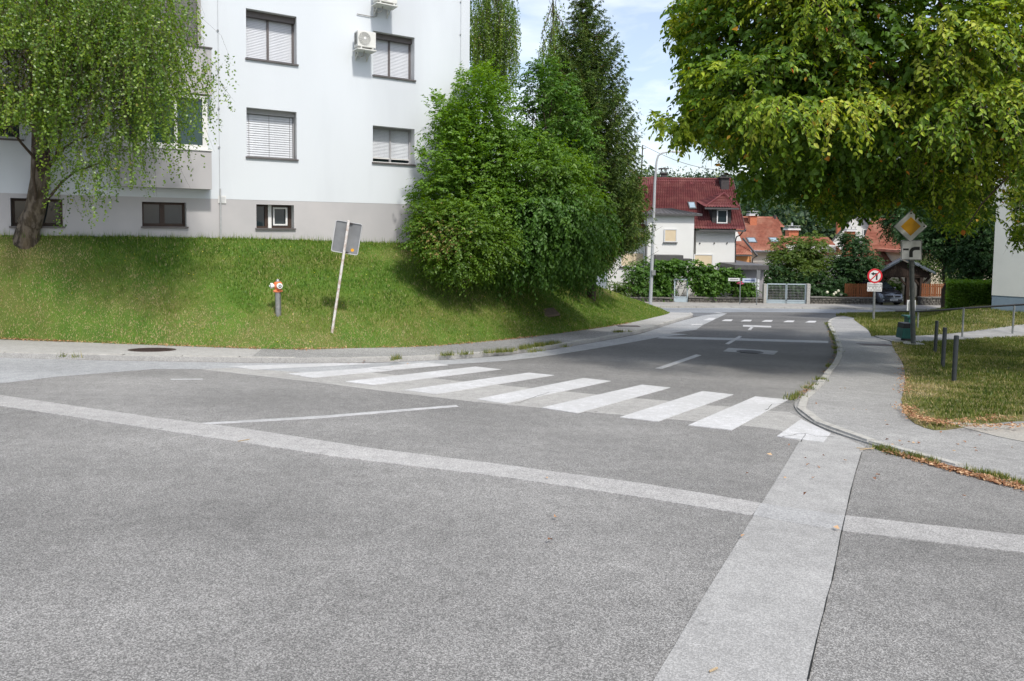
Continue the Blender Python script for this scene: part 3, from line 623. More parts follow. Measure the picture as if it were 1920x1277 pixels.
            for (a, b) in ((u0+.003, um), (um+.001, u1-.003)):
                f = MB(); fbox(f, a, b, zb+.004, zb+.004+t*1.4, Dn, D1); fbox(f, a, b, zt-.004-t, zt-.004, Dn, D1); fbox(f, a, a+t, zb+.08, zt-t-.004, Dn, D1-.005); fbox(f, b-t, b, zb+.08, zt-t-.004, Dn, D1-.005); f.build('frame', m_brown if kind == 'cellar2' else m_whitef, win)
    return win
window(R1, 'shutter'); window(R2, 'shutter'); window(R3, 'venetian'); window(R4, 'shutter_open'); window(R5, 'cellar'); window(R6, 'cellar2'); window(R7, 'cellar2'); window(R8, 'dark')
# glazed bay with grey parapets, left of the lightning rod
bn = .42
def bay(py_sill, py_bot, py_top, uL):
    uR, zb = fp(397.5, py_bot, bn); zs = fp(397.5, py_sill, bn)[1]; zt = fp(380, py_top, bn)[1]; uG = fp(381, 200, bn)[0]
    mb = MB(); fbox(mb, uL, uR, zb, zs, -.01, bn); b = mb.build('balcony', m_plinth, bld)
    s = MB(); fbox(s, uL-.02, uR+.02, zs+.002, zs+.035, 0, bn+.03); s.build('sill', m_sill if py_sill < 150 else m_whitef, b)
    return b, uR, uG, zs, zt
uL = fp(225, 300, bn)[0]
b1, uR, uG, zs1, zt1 = bay(284, 355, 180, uL)
f = MB()
fbox(f, uG-.02, uG+.10, zs1+.036, zt1, -.0, bn-.02); fbox(f, uL, uL+.1, zs1+.036, zt1, 0, bn-.02); fbox(f, uL+.1, uG-.02, zs1+.036, zs1+.14, bn-.12, bn-.02); fbox(f, uL+.1, uG-.02, zt1-.08, zt1, bn-.12, bn-.02)
for t in (.33, .66): fbox(f, uL+(uG-uL)*t-.035, uL+(uG-uL)*t+.035, zs1+.14, zt1-.08, bn-.11, bn-.03)
f.build('loggia_frame', m_whitef, bld)
g = MB(); fbox(g, uL+.1, uG-.02, zs1+.1, zt1-.05, bn-.085, bn-.075); g.build('loggia_glass', m_glassg, bld)
b2, uR2, uG2, zs2, zt2 = bay(92, 178, 0, uL)
w2 = MB(); fbox(w2, uL, uL+.06, zs2+.036, zs2+1.5, 0, bn-.03); fbox(w2, uG2-.10, uG2-.02, zs2+.036, zs2+1.5, 0, bn-.03); fbox(w2, uL, uG2-.02, zs2+1.5, zs2+1.62, 0, bn-.03); shut = w2.build('loggia_shutter', m_slat3, bld)
z = zs2+.05; base = None
while z < zs2+1.49:
    if base is None:
        sm = MB(); a, b = uL+.07, uG2-.11
        sm.hexa([FP(a, 0, bn-.10), FP(b, 0, bn-.10), FP(b, 0, bn-.085), FP(a, 0, bn-.085)], [FP(a, .046, bn-.10), FP(b, .046, bn-.10), FP(b, .046, bn-.06), FP(a, .046, bn-.06)])
        base = sm.build('slat', m_slat3, shut); base.location = (0, 0, z)
    else:
        o = base.copy(); COL.objects.link(o); o.location = (0, 0, z)
    z += .062
# vent plate
u_, z_ = fp(416.5, 374); v_ = MB(); fbox(v_, u_-.095, u_+.095, z_-.1, z_+.1, .003, .02)
vo = v_.build('wall_vent', m_whitef, bld)
for k in range(5):
    s = MB(); fbox(s, u_-.07, u_+.07, z_-.07+k*.03, z_-.055+k*.03, .021, .028); s.build('louvre', m_jamb, vo)
# lightning conductors
def conductor(px, py0, py1, label, tube_from=None, kink=None):
    u, z1 = fp(px, py0); _, z0 = fp(px, py1)
    t = thing('lightning_conductor', label, 'lightning rod', FP(u, z0, .05), 'lightning conductors down the white facade')
    pts = [FP(u, z1, .04), FP(u, (z0 if tube_from is None else fp(px, tube_from)[1]), .04)]
    MB().tube(pts, .0045, 5).build('wire', m_galv, t)
    z = z1-.1
    while z > pts[1].z+.3:
        c = MB(); c.box(FP(u, z, .02), (.035, .05, .035)); c.build('clip', m_galv, t); z -= 1.0
    if tube_from is not None: MB().tube([FP(u+.01, pts[1].z-.02, .045), FP(u+.01, z0-.15, .045)], .022, 8).build('guard_tube', m_galv, t, smooth=True)
conductor(404.5, -250, 447, 'thin grey lightning conductor wire beside the balcony, ending in a grey guard tube', 352)
conductor(865.5, -250, 330, 'thin lightning conductor wire near the right corner of the white block')
# air conditioners
m_ac = M('ac_casing', (.66, .66, .63), (.60, .60, .57), 4, .5)
def ac(px0, py0, px1, py1, label, n=.48):
    # px rectangle = front face
    u0, zt = fp(px0, py0, n); u1, zb = fp(px1, py1, n); Wd = u1-u0; H = zt-zb
    t = thing('air_conditioner', label, 'air conditioner', FP((u0+u1)/2, zb-.08, .02), 'air conditioners on the white facade')
    c = MB(); fbox(c, u0, u1, zb, zt, .17, n); c.build('casing', m_ac, t, bevel=.012)
    cu, cz = u0+Wd*.37, zb+H*.52; r = H*.40
    ring = MB()
    def circ(rr, nn): return [FP(cu+math.cos(a)*rr, cz+math.sin(a)*rr, nn) for a in np.linspace(0, 2*PI, 28, endpoint=False)]
    ring.hexa(circ(r, n-.02), circ(r, n+.006)); fo = ring.build('fan_opening', M('fan_shadow', (.10, .10, .10)), t)
    gr = MB()
    for rr in np.linspace(r*.28, r*.98, 8):
        pts = [FP(cu+math.cos(a)*rr, cz+math.sin(a)*rr, n+.02-.012*(rr/r)) for a in np.linspace(0, 2*PI, 29)]; gr.tube(pts, .0058, 4, cap=False)
    for a in np.linspace(0, 2*PI, 16, endpoint=False): gr.bar(FP(cu+math.cos(a)*r*.2, cz+math.sin(a)*r*.2, n+.021), FP(cu+math.cos(a)*r, cz+math.sin(a)*r, n+.012), .008)
    gr.build('fan_grille', m_ac, t)
    h = MB(); h.hexa(circ(r*.2, n+.01), circ(r*.2, n+.032)); h.build('fan_hub', m_whitef, t)
    vn = MB()
    for k in range(11): fbox(vn, u0-.006, u0-.001, zb+.08+k*(H-.12)/11, zb+.08+k*(H-.12)/11+.014, .2, n-.08)
    vn.build('side_vents', M('vent_dark', (.08, .08, .08)), t)
    b = MB()
    for u in (u0+.08, u1-.12): fbox(b, u, u+.035, zb-.055, zb-.012, .0, n+.03); fbox(b, u, u+.035, zb-.30, zb-.056, 0, .03); b.bar(FP(u+.017, zb-.28, .015), FP(u+.017, zb-.05, .34), .02)
    b.build('bracket', m_ac, t)
    tr = MB(); fbox(tr, u0-.02, u1+.01, zb-.085, zb-.056, .10, n+.03); tr.build('drip_tray', m_ac, t)
    p = MB(); p.tube([FP(u0+.25, zb-.08, .3), FP(u0+.24, zb-.2, .28), FP(u0+.18, zb-.24, .2), FP(u0+.12, zb-.2, .1), FP(u0+.1, zb-.16, .0)], .018, 7); p.build('hose', m_slat3, t, smooth=True)
    if n > .5:
        q = MB(); q.tube([FP(u0+.18, zb-.08, .03), FP(u0+.18, zb-.30, .03), FP(u0+.10, zb-.34, .03), FP(u0-.42, zb-.34, .03)], .012, 6); q.build('drain_pipe', m_slat3, t, smooth=True)
ac(671, 55.5, 705, 91, 'white box air conditioner with round fan, fixed at the left of the upper shuttered window')
ac(707, -28, 745, 7.5, 'white air conditioner cut by the top edge, with a thin drain pipe bending left', .505)
# ================================================================== RIGHT BUILDING (only its near corner shows)
rbu = Vector((.80, -.60, 0)); rbc = P(1858, 576, 27.5)
RB = thing('apartment_building', 'pale grey apartment wall with a blue grey plinth beside the clipped hedge', 'building', rbc)
rbz0 = float(Lr(rbc.x, rbc.y))-.3; rbn = Vector((.60, .80, 0)); zpl = P(1858, 553.5, 27.5).z
def rb(u, z, n): return Vector((rbc.x, rbc.y, 0))+rbu*u+rbn*n+Vector((0, 0, z))
def rbbox(mb, u0, u1, z0, z1, n0, n1): return mb.hexa([rb(u0, z0, n0), rb(u1, z0, n0), rb(u1, z0, n1), rb(u0, z0, n1)], [rb(u0, z1, n0), rb(u1, z1, n0), rb(u1, z1, n1), rb(u0, z1, n1)])
rbbox(MB(), 0, 14, zpl, 9, 0, 10).build('wall', M('pale_grey_render', (.50, .52, .50), (.45, .47, .455), .6, .9, .2, 50), RB)
rbbox(MB(), .015, 14, rbz0, zpl-.002, .02, 10).build('plinth', M('blue_grey_plinth', (.17, .23, .28), (.14, .19, .24), .9, .9, .15, 60), RB)
rbbox(MB(), -.3, 14.3, 9.002, 9.3, -.3, 10.3).build('roof', m_sill, RB)
# ================================================================== FAR STREET
D0 = 49.2     # depth of the maroon house front
gz = Gf(0, 46)
def tile_roof(name, q, nu, nv, mat, parent, wave=.07, step=.05, thick=.05):
    """q = lower-left, lower-right, upper-right, upper-left; pantiles: waves across, steps up the slope"""
    q = [Vector(v) for v in q]; nrm = (q[1]-q[0]).cross(q[3]-q[0])
    if nrm.length < 1e-6: nrm = (q[1]-q[0]).cross(q[2]-q[0])
    nrm.normalize()
    if nrm.z < 0: nrm = -nrm
    sub = 4; V = []; Fc = []; cols = nu*sub+1
    for j in range(nv):
        for e in (0, 1):
            v = (j+e)/nv
            for i in range(cols):
                u = i/(cols-1); p = q[0]*(1-u)*(1-v)+q[1]*u*(1-v)+q[2]*u*v+q[3]*(1-u)*v
                h = wave*(.5+.5*math.cos(2*PI*i/sub))+(step if e == 0 else 0)
                V.append(tuple(p+nrm*h))
    for r in range(2*nv-1):
        for i in range(cols-1): a = r*cols+i; Fc.append((a, a+1, a+cols+1, a+cols))
    o = npmesh(name, V, Fc, mat, parent)
    return o
m_maroon = M('maroon_tiles', (.135, .028, .030), (.095, .022, .024), 2.5, .65, .3, 20, c3=(.17, .055, .05), s3=1.2)
m_orange = M('orange_tiles', (.36, .135, .09), (.25, .09, .06), 3, .8, .3, 20, c3=(.40, .20, .14), s3=.8)
m_hwall = M('house_render', (.72, .72, .70), (.68, .68, .66), .6, .9, .1, 40)
m_cream = M('cream_shutter', (.66, .55, .38), (.62, .51, .35), 2, .6)
m_slate = M('dark_roof_sheet', (.10, .095, .095), (.075, .075, .075), 4, .5)
m_chim = M('chimney_dark', (.07, .06, .06), (.05, .045, .045), 5, .9)
def fb(mb, x0, y0, x1, y1, d0, d1, zbot=None):
    """box whose front face covers the picture rectangle at depth d0, reaching back to d1"""
    a = P(x0, y1, d0); b = P(x1, y0, d0); zb = a.z if zbot is None else zbot
    return mb.hexa([(a.x, d0, zb), (b.x, d0, zb), (b.x, d1, zb), (a.x, d1, zb)], [(a.x, d0, b.z), (b.x, d0, b.z), (b.x, d1, b.z), (a.x, d1, b.z)])
hs = thing('house', 'white two storey house with maroon tiled roof and a hipped dormer', 'house', P(1300, 570, D0))
fb(MB(), 1302.5, 433, 1379, 560, D0, D0+8, gz-.4).build('wall', m_hwall, hs)
fb(MB(), 1212, 403, 1302, 560, D0-1.4, D0+8, gz-.4).build('wall', m_hwall, hs)
fb(MB(), 1138, 418, 1211.5, 560, D0-.2, D0+8.5, gz-.4).build('wall', m_hwall, hs)
# main roof: front slope in three strips so the lower left yields to the metal roof
er, rr = P(1397.5, 431, D0-.5), P(1374, 338, D0+4); el = P(1180, 431, D0-.5); rl = P(1196, 336, D0+4)
el = Vector((el.x, D0-.5, er.z)); rl = Vector((rl.x, D0+4, rr.z)); er = Vector((er.x, D0-.5, er.z))
tile_roof('roof', [el, er, rr, rl], 44, 16, m_maroon, hs)
bk = [Vector((er.x, D0+8.7, er.z)), Vector((el.x, D0+8.7, er.z)), rl, rr]; tile_roof('roof', bk, 44, 16, m_maroon, hs)
gm = MB(); gm.hexa([er+Vector((-.75, .6, -.25)), Vector((er.x-.75, D0+8, er.z-.25)), Vector((rr.x-.4, D0+4, rr.z-.12))], [er+Vector((-.85, .6, -.25)), Vector((er.x-.85, D0+8, er.z-.25)), Vector((rr.x-.5, D0+4, rr.z-.12))])
gm.build('gable', m_hwall, hs)
# rake boards, soffit
rk = MB(); rk.bar(er+Vector((0, 0, -.06)), rr+Vector((0, 0, -.04)), .10, .16); rk.bar(er+Vector((-3.3, .02, -.08)), er+Vector((0, .02, -.08)), .12, .12); rk.build('fascia', m_slate, hs)
rd = MB()
for k in range(19): 
    p = rl.lerp(rr, (k+.5)/19); rd.tube([p+Vector((-.20, 0, .06)), p+Vector((.20, 0, .06))], .10, 7)
rd.build('ridge_tiles', m_maroon, hs, smooth=True)
for x in (1255, 1276, 1297, 1318, 1339):
    p = P(x, 345.5, D0+3.7); MB().box(p+Vector((0, -.05, .05)), (.22, .25, .14), Matrix.Rotation(.7, 3, 'X')).build('vent_tile', m_maroon, hs)
# metal roof over the left projecting block
q0, q1 = P(1209, 398.5, D0-1.75), P(1317, 402.5, D0-1.75); zt_ = P(1260, 391, D0-.2).z
mr_ = MB(); a0, a1 = Vector((q0.x, D0-1.75, (q0.z+q1.z)/2)), Vector((q1.x, D0-1.75, (q0.z+q1.z)/2)); b0, b1 = Vector((q0.x+1.1, D0+.2, zt_+.0)), Vector((q1.x-1.6, D0+.2, zt_+.0)); c0, c1 = Vector((q0.x, D0+.3, a0.z)), Vector((q1.x, D0+.3, a0.z))
mr_.add([a0, a1, b1, b0, c0, c1], [(0, 1, 2, 3), (0, 3, 4), (1, 5, 2)]); mr_.hexa([a0, a1, c1, c0], [v+Vector((0, 0, -.14)) for v in (a0, a1, c1, c0)])
mro = mr_.build('metal_roof', m_slate, hs)
for k in range(1, 11):
    t = k/11; s = MB(); s.bar(a0.lerp(a1, t)+Vector((0, 0, .02)), b0.lerp(b1, max(0, min(1, t)))+Vector((0, 0, .02)), .035); s.build('seam', m_slate, mro)
# cross gable roof at the far left
cg = MB(); A1, A2, A3 = P(1181, 362, D0-.8), P(1226, 344, D0-.8), P(1203, 334, D0+3)
tile_roof('cross_roof', [P(1181, 362, D0-.8), P(1226, 345, D0-.8), P(1226, 330, D0+2), P(1188, 345, D0+2)], 10, 5, m_maroon, hs)
# dormer
dap = P(1353, 364, D0+2.2); dl, dr_ = P(1321.5, 389, D0-.35), P(1385.5, 390.5, D0-.35); dl.z = dr_.z = (dl.z+dr_.z)/2
dm = MB(); fb(dm, 1335, 390, 1371, 421, D0+.0, D0+3); do = dm.build('dormer', M('dormer_cladding', (.045, .045, .045), rough=.7), hs)
tile_roof('dormer_roof', [dl, dr_, dap+Vector((.05, -.6, 0)), dap+Vector((-.05, -.6, 0))], 12, 5, m_maroon, do)
tile_roof('dormer_roof', [Vector((dl.x, dl.y+3, dl.z+.6)), dl, dap+Vector((-.05, -.6, 0)), dap+Vector((-.05, .8, 0))], 10, 5, m_maroon, do)
tile_roof('dormer_roof', [dr_, Vector((dr_.x, dr_.y+3, dr_.z+.6)), dap+Vector((.05, .8, 0)), dap+Vector((.05, -.6, 0))], 10, 5, m_maroon, do)
fs = MB(); fs.bar(dl+Vector((0, 0, -.05)), dr_+Vector((0, 0, -.05)), .08, .12); fs.build('fascia', m_slate, do)
hp = MB(); hp.tube([dl+Vector((0, 0, .07)), dap+Vector((0, -.6, .07))], .07, 6); hp.tube([dr_+Vector((0, 0, .07)), dap+Vector((0, -.6, .07))], .07, 6); hp.build('hip_tiles', m_maroon, do)
def frame_window(x0, y0, x1, y1, d, parent, fmat=m_whitef, gmat=m_glass, t=.07, shutter=None, mull=False):
    a = P(x0, y1, d); b = P(x1, y0, d); X0, X1, Z0, Z1 = a.x, b.x, a.z, b.z
    f = MB()
    for (u0, u1, w0, w1) in ((X0, X1, Z0, Z0+t), (X0, X1, Z1-t, Z1), (X0, X0+t, Z0+t, Z1-t), (X1-t, X1, Z0+t, Z1-t))+(((X0+X1-t)/2, (X0+X1+t)/2, Z0+t, Z1-t),)*bool(mull):
        f.hexa([(u0, d, w0), (u1, d, w0), (u1, d+.07, w0), (u0, d+.07, w0)], [(u0, d, w1), (u1, d, w1), (u1, d+.07, w1), (u0, d+.07, w1)])
    w_ = f.build('window', fmat, parent)
    if shutter:
        n = max(4, int((Z1-Z0-2*t)/.07)); s = MB()
        for k in range(n):
            z0_ = Z0+t+k*(Z1-Z0-2*t)/n; z1_ = z0_+(Z1-Z0-2*t)/n*.9
            s.hexa([(X0+t, d+.015, z0_), (X1-t, d+.015, z0_), (X1-t, d+.05, z0_), (X0+t, d+.05, z0_)], [(X0+t, d+.025, z1_), (X1-t, d+.025, z1_), (X1-t, d+.05, z1_), (X0+t, d+.05, z1_)])
        s.build('roller_shutter', shutter, w_)
    else:
        s = MB(); s.hexa([(X0+t, d+.04, Z0+t), (X1-t, d+.04, Z0+t), (X1-t, d+.05, Z0+t), (X0+t, d+.05, Z0+t)], [(X0+t, d+.04, Z1-t), (X1-t, d+.04, Z1-t), (X1-t, d+.05, Z1-t), (X0+t, d+.05, Z1-t)]); s.build('pane', gmat, w_)
    s = MB(); s.hexa([(X0-.06, d-.05, Z0-.05), (X1+.06, d-.05, Z0-.05), (X1+.06, d+.05, Z0-.05), (X0-.06, d+.05, Z0-.05)], [(X0-.06, d-.05, Z0-.003), (X1+.06, d-.05, Z0-.003), (X1+.06, d+.05, Z0-.003), (X0-.06, d+.05, Z0-.003)]); s.build('sill', m_sill, w_)
    return w_
frame_window(1344, 393.5, 1364.5, 418.5, D0-.075, do)
frame_window(1245, 429.5, 1269.5, 454, D0-1.47, hs, m_jamb, shutter=m_cream)
frame_window(1300.5, 477, 1337, 500, D0-.075, hs, m_jamb, shutter=m_cream)
frame_window(1163, 473.5, 1208, 500, D0-.28, hs, m_jamb, shutter=m_cream)
for x in (1312, 1339, 1363): MB().tube([P(x, 456, D0-.002), P(x, 456, D0-.002)+Vector((0, -.06, 0))], .05, 8).build('vent_pipe', m_chim, hs)
cnp = MB(); fb(cnp, 1230, 479, 1281.5, 490, D0-2.6, D0-1.41); cnp.build('canopy', m_slate, hs)
cn2 = MB(); fb(cn2, 1281.6, 485.5, 1298, 489, D0-2.2, D0-1.41); cn2.build('canopy', m_slate, hs)
drp = MB(); drp.tube([P(1211.5, 404, D0-1.5), P(1211, 470, D0-1.5), P(1210, 560, D0-1.5)], .04, 6); drp.tube([P(1393, 434, D0-.5), P(1388, 441, D0-.3), P(1381, 444, D0+.0), P(1379, 452, D0+.0), P(1378.5, 560, D0)], .045, 6); drp.build('downpipe', m_chim, hs, smooth=True)
# roof window, chimneys
def skylight(x, y, wpx, hpx, q, parent):
    q = [Vector(v) for v in q]; X_ = (q[1]-q[0]).normalized(); n_ = X_.cross(q[3]-q[0]).normalized(); n_ = -n_ if n_.z < 0 else n_; Y_ = n_.cross(X_); r_ = ray(x, y); c = EYE+r_*((q[0]-EYE).dot(n_)/r_.dot(n_))+n_*.07; d = c.y; R = Matrix((X_, Y_, n_)).transposed(); k = wpx*d/F
    f = MB(); f.box(c, (k, hpx*d/F/math.sin(max(slope, .4)) if False else hpx*d/F*1.35, .12), R); fo = f.build('roof_window', m_slate, parent)
    g = MB(); g.box(c+R @ Vector((0, 0, .065)), (k*.74, hpx*d/F*1.35*.74, .012), R); g.build('pane', M('sky_glass', (.28, .36, .42), rough=.12, spec=1.), fo)
skylight(1297, 387, 13.5, 15, [el, er, rr, rl], hs)
def chimney(x0, y0, x1, y1, d, parent, mat, cap='slab'):
    c = MB(); fb(c, x0, y0, x1, y1+14, d, d+(x1-x0)*d/F*.9); o = c.build('chimney', mat, parent)
    k = d/F; a = P((x0+x1)/2, y0, d); a.y += (x1-x0)*k*.45; wd = (x1-x0)*k
    MB().box(a+Vector((0, 0, .05)), (wd*1.25, wd*1.25, .10)).build('chimney_crown', m_chim if cap != 'orange' else m_whitef, o)
    if cap == 'slab':
        m_ = MB(); m_.box(a+Vector((0, 0, .42)), (wd*1.7, wd*1.6, .05)); [m_.box(a+Vector((sx*wd*.4, sy*wd*.4, .25)), (.05, .05, .3)) for sx in (-1, 1) for sy in (-1, 1)]; m_.build('chimney_cap', m_slate, o)
    elif cap == 'gable':
        m_ = MB(); m_.add([a+Vector((-wd*.6, -wd*.6, .22)), a+Vector((0, -wd*.6, .42)), a+Vector((wd*.75, -wd*.6, .22)), a+Vector((-wd*.6, wd*.6, .22)), a+Vector((0, wd*.6, .42)), a+Vector((wd*.75, wd*.6, .22))], [(0, 1, 4, 3), (1, 2, 5, 4)]); m_.box(a+Vector((0, 0, .17)), (wd*.5, wd*.5, .2)); m_.build('chimney_cap', m_slate, o)
    else:
        m_ = MB()
        for sx in (-1, 1):
            for sy in (-1, 1): m_.box(a+Vector((sx*wd*.45, sy*wd*.45, .25)), (.05, .05, .34))
        m_.box(a+Vector((0, 0, .16)), (wd*1.2, wd*1.2, .1)); m_.box(a+Vector((0, 0, .40)), (wd*1.2, wd*1.2, .05)); m_.box(a+Vector((0, 0, .55)), (.14, .14, .3)); m_.build('chimney_cap', m_galv, o)
chimney(1240, 326, 1250.5, 341, D0+4.4, hs, m_chim, 'slab')
chimney(1351.5, 334, 1367.5, 366, D0+3.0, hs, m_chim, 'gable')
# aerial pole + wire
pw_ = thing('utility_pole', 'thin pole behind the maroon roof carrying a wire to the chimney', 'pole', P(1201, 345, D0+9))
pp = P(1205, 272, D0+9); pb = Vector((pp.x-.25, pp.y, gz)); MB().tube([pb, pp], [.09, .05], 7).build('pole', m_chim, pw_)
c = MB(); c.bar(pp+Vector((-.05, 0, -.3)), pp+Vector((.3, 0, -.25)), .06); c.build('crossarm', m_chim, pw_)
wr = MB(); e_ = P(1378, 322, D0+4.5); wr.tube([pp+(e_-pp)*t+Vector((0, 0, -.5*math.sin(PI*t))) for t in np.linspace(0, 1, 12)], .022, 4, cap=False)
tag(wr.build('overhead_wire', m_chim), 'sagging black wire strung from the thin pole to the maroon roof', 'wire')
# ---- orange roofed house
DO = 60.0
ho = thing('house', 'house with large orange tiled roof, two skylights and a stepped ridge behind the garden', 'house', P(1450, 520, DO))
fb(MB(), 1402, 474, 1470, 540, DO+.6, DO+8, gz-1).build('wall', m_hwall, ho)
fb(MB(), 1376, 476, 1409, 530, DO-1.4, DO+4, gz-1).build('wall', M('orange_render', (.78, .38, .17), (.72, .34, .15), 1, .9), ho)
fb(MB(), 1465, 460, 1568, 540, DO+2.0, DO+8, gz-1).build('wall', m_hwall, ho)
e0, e1, r1, r0 = P(1380, 471, DO), P(1476, 471, DO), P(1456, 410, DO+5), P(1380, 403, DO+5); e1.z = e0.z = (e0.z+e1.z)/2; r0.z = r1.z = (r0.z+r1.z)/2
QO = [e0, e1, r1, r0]; tile_roof('roof', QO, 34, 15, m_orange, ho)
tile_roof('roof', [P(1455, 427, DO+3.7), P(1471, 427, DO+3.7), P(1456.5, 410, DO+5.03), P(1452, 410, DO+5.03)], 3, 4, m_orange, ho)
e0, e1, r1, r0 = P(1465, 478, DO+1.6), P(1585, 480, DO+1.6), P(1551, 445, DO+5), P(1465, 443.5, DO+5); tile_roof('roof', [e0, e1, r1, r0], 38, 9, m_orange, ho)
e0, e1, r1, r0 = P(1372, 478.5, DO-2), P(1410.5, 478.5, DO-2), P(1396, 453, DO+.4), P(1372, 453, DO+.4); tile_roof('roof', [e0, e1, r1, r0], 12, 6, m_orange, ho)
gg = MB(); gg.add([P(1379, 452, DO-.6), P(1391, 452, DO-.6), P(1382, 434, DO-.6), P(1378, 434, DO-.6)], [(0, 1, 2, 3)]); gg.build('gable', m_hwall, ho)
gt = MB(); gt.bar(P(1393, 447, DO-.7), P(1420, 480, DO-2.1), .12, .14); gt.bar(P(1380, 478.8, DO-2.1), P(1410, 479.2, DO-2.1), .12, .12); gt.bar(P(1414, 472.3, DO-.1), P(1476, 472.8, DO-.1), .12, .12); gt.tube([P(1419, 480, DO-2), P(1411, 485, DO-1.5), P(1409.5, 520, DO-1.5)], .05, 6); gt.build('gutter', m_slate, ho)
skylight(1409, 452, 17, 13, QO, ho); skylight(1450.5, 451.5, 17, 12, QO, ho)
m_chor = M('orange_chimney', (.50, .17, .09), (.42, .14, .075), 8, .9)
chimney(1406, 404.5, 1419.5, 418, DO+3.6, ho, m_chor, 'orange'); chimney(1478.5, 431.5, 1497.5, 445, DO+5.2, ho, m_chor, 'orange')
chm = MB(); fb(chm, 1452, 403, 1456, 414, DO+4.6, DO+4.9); chm.build('flue', m_chim, ho)
# ---- white gable house
DG = 66.0
hw = thing('house', 'white gabled house with dark verge, half hidden by branches behind the orange roofs', 'house', P(1600, 500, DG))
a, b, c_ = P(1560, 452, DG), P(1606, 396, DG), P(1655, 452, DG); zz = gz-1
hwb = MB(); hwb.hexa([(a.x, DG, zz), (a.x, DG, a.z), (b.x, DG, b.z), (c_.x, DG, a.z), (c_.x, DG, zz)], [(a.x+4.6, DG+8, zz), (a.x+4.6, DG+8, a.z), (b.x+4.6, DG+8, b.z), (c_.x+4.6, DG+8, a.z), (c_.x+4.6, DG+8, zz)]); hwb.build('wall', m_hwall, hw)
for (p, q) in ((Vector((a.x-.9, DG-.5, a.z-.95)), Vector((b.x, DG-.5, b.z+.12))), (Vector((c_.x+.9, DG-.5, a.z-.95)), Vector((b.x, DG-.5, b.z+.12)))):
    m_ = MB(); v_ = Vector((4.6, 8, 0)); m_.hexa([p, q, q+v_, p+v_], [w_+Vector((0, 0, .22)) for w_ in (p, q, q+v_, p+v_)]); m_.build('roof', m_slate, hw)
frame_window(1577, 438, 1588, 449, DG-.08, hw); frame_window(1618, 430, 1628, 443, DG-.08, hw)
chimney(1570, 414, 1577, 425, DG+2.5, hw, m_chor, 'slab'); chimney(1588, 434, 1604, 470, DG-6, hw, m_chor, 'orange')
# ---- house with orange roof beyond the carport
DH = 57.0
hh = thing('house', 'orange roofed white house glimpsed through the dark branches above the carport', 'house', P(1680, 520, DH))
tile_roof('roof', [P(1600, 500, DH-1), P(1760, 497, DH-1), P(1735, 398, DH+6), P(1640, 394, DH+6)], 52, 18, m_orange, hh)
fb(MB(), 1606, 499, 1752, 540, DH, DH+10, gz-1).build('wall', m_hwall, hh)
chimney(1668, 388, 1678, 402, DH+6, hh, m_chor, 'orange')
bb_ = thing('house', 'cream walled house glimpsed between trees behind the clipped hedge', 'house', P(1800, 520, DH))
fb(MB(), 1745, 478, 1880, 540, DH-6, DH+4, gz-1).build('wall', M('cream_render', (.62, .55, .43), (.56, .5, .4), 1, .9), bb_)
fb(MB(), 1740, 474.5, 1885, 477.9, DH-6.5, DH+4).build('roof', m_orange, bb_)
frame_window(1775, 490, 1790, 510, DH-6.09, bb_)
# ---- carport
DC = 46.5
cp = thing('carport', 'dark timber carport with a pitched roof over the parked car', 'carport', P(1690, 566, DC))
m_dwood = M('dark_timber', (.045, .028, .02), (.03, .02, .015), 6, .8, stretch=(3, 3, .6))
ap, pl, pr = P(1690, 486.5, DC), P(1643, 511.5, DC), P(1750, 515.5, DC); pl.z = pr.z = (pl.z+pr.z)/2
for p in (pl, pr):
    m_ = MB(); v_ = Vector((2.9, 5, 0)); p_, q_ = Vector((p.x, DC-.3, p.z)), Vector((ap.x, DC-.3, ap.z)); m_.hexa([p_, q_, q_+v_, p_+v_], [w_+Vector((0, 0, .12)) for w_ in (p_, q_, q_+v_, p_+v_)]); m_.build('roof', M('carport_sheet', (.09, .11, .13), (.07, .085, .105), 4, .6), cp)
zb_ = P(1690, 517.5, DC).z
xs_ = np.linspace(pl.x+.25, pr.x-.25, 27)
for a_, b_ in zip(xs_[:-1], xs_[1:]):
    def zt__(x): t = (x-pl.x)/(ap.x-pl.x) if x < ap.x else (pr.x-x)/(pr.x-ap.x); return pl.z+(ap.z-pl.z)*min(t, 1)-.03
    m_ = MB(); dj = random.uniform(0, .012); m_.hexa([(a_+.008, DC+dj, min(zb_, zt__(a_)-.05)), (b_-.008, DC+dj, min(zb_, zt__(b_)-.05)), (b_-.008, DC+dj, zt__(b_)), (a_+.008, DC+dj, zt__(a_))], [(a_+.008, DC+.03+dj, min(zb_, zt__(a_)-.05)), (b_-.008, DC+.03+dj, min(zb_, zt__(b_)-.05)), (b_-.008, DC+.03+dj, zt__(b_)), (a_+.008, DC+.03+dj, zt__(a_))]); m_.build('board', m_dwood, cp)
MB().bar((pl.x+.2, DC+.12, zb_), (pr.x-.2, DC+.12, zb_), .16, .2).build('beam', m_dwood, cp)
for x in (1653.5, 1702, 1727.5):
    p = P(x, 560, DC); m_ = MB(); m_.bar((p.x, DC+.15, gz-.1), (p.x, DC+.15, zb_), .22); m_.bar((p.x, DC+.15, zb_-.75), (p.x+.6, DC+.15, zb_-.05), .12); m_.bar((p.x, DC+.15, zb_-.75), (p.x-.6, DC+.15, zb_-.05), .12) if x != 1653.5 else None; m_.build('post', m_dwood, cp)
    if x < 1720: continue
    m_ = MB(); m_.bar((p.x+2.8, DC+5.0, gz-.1), (p.x+2.8, DC+5.0, zb_), .2); m_.build('post', m_dwood, cp)
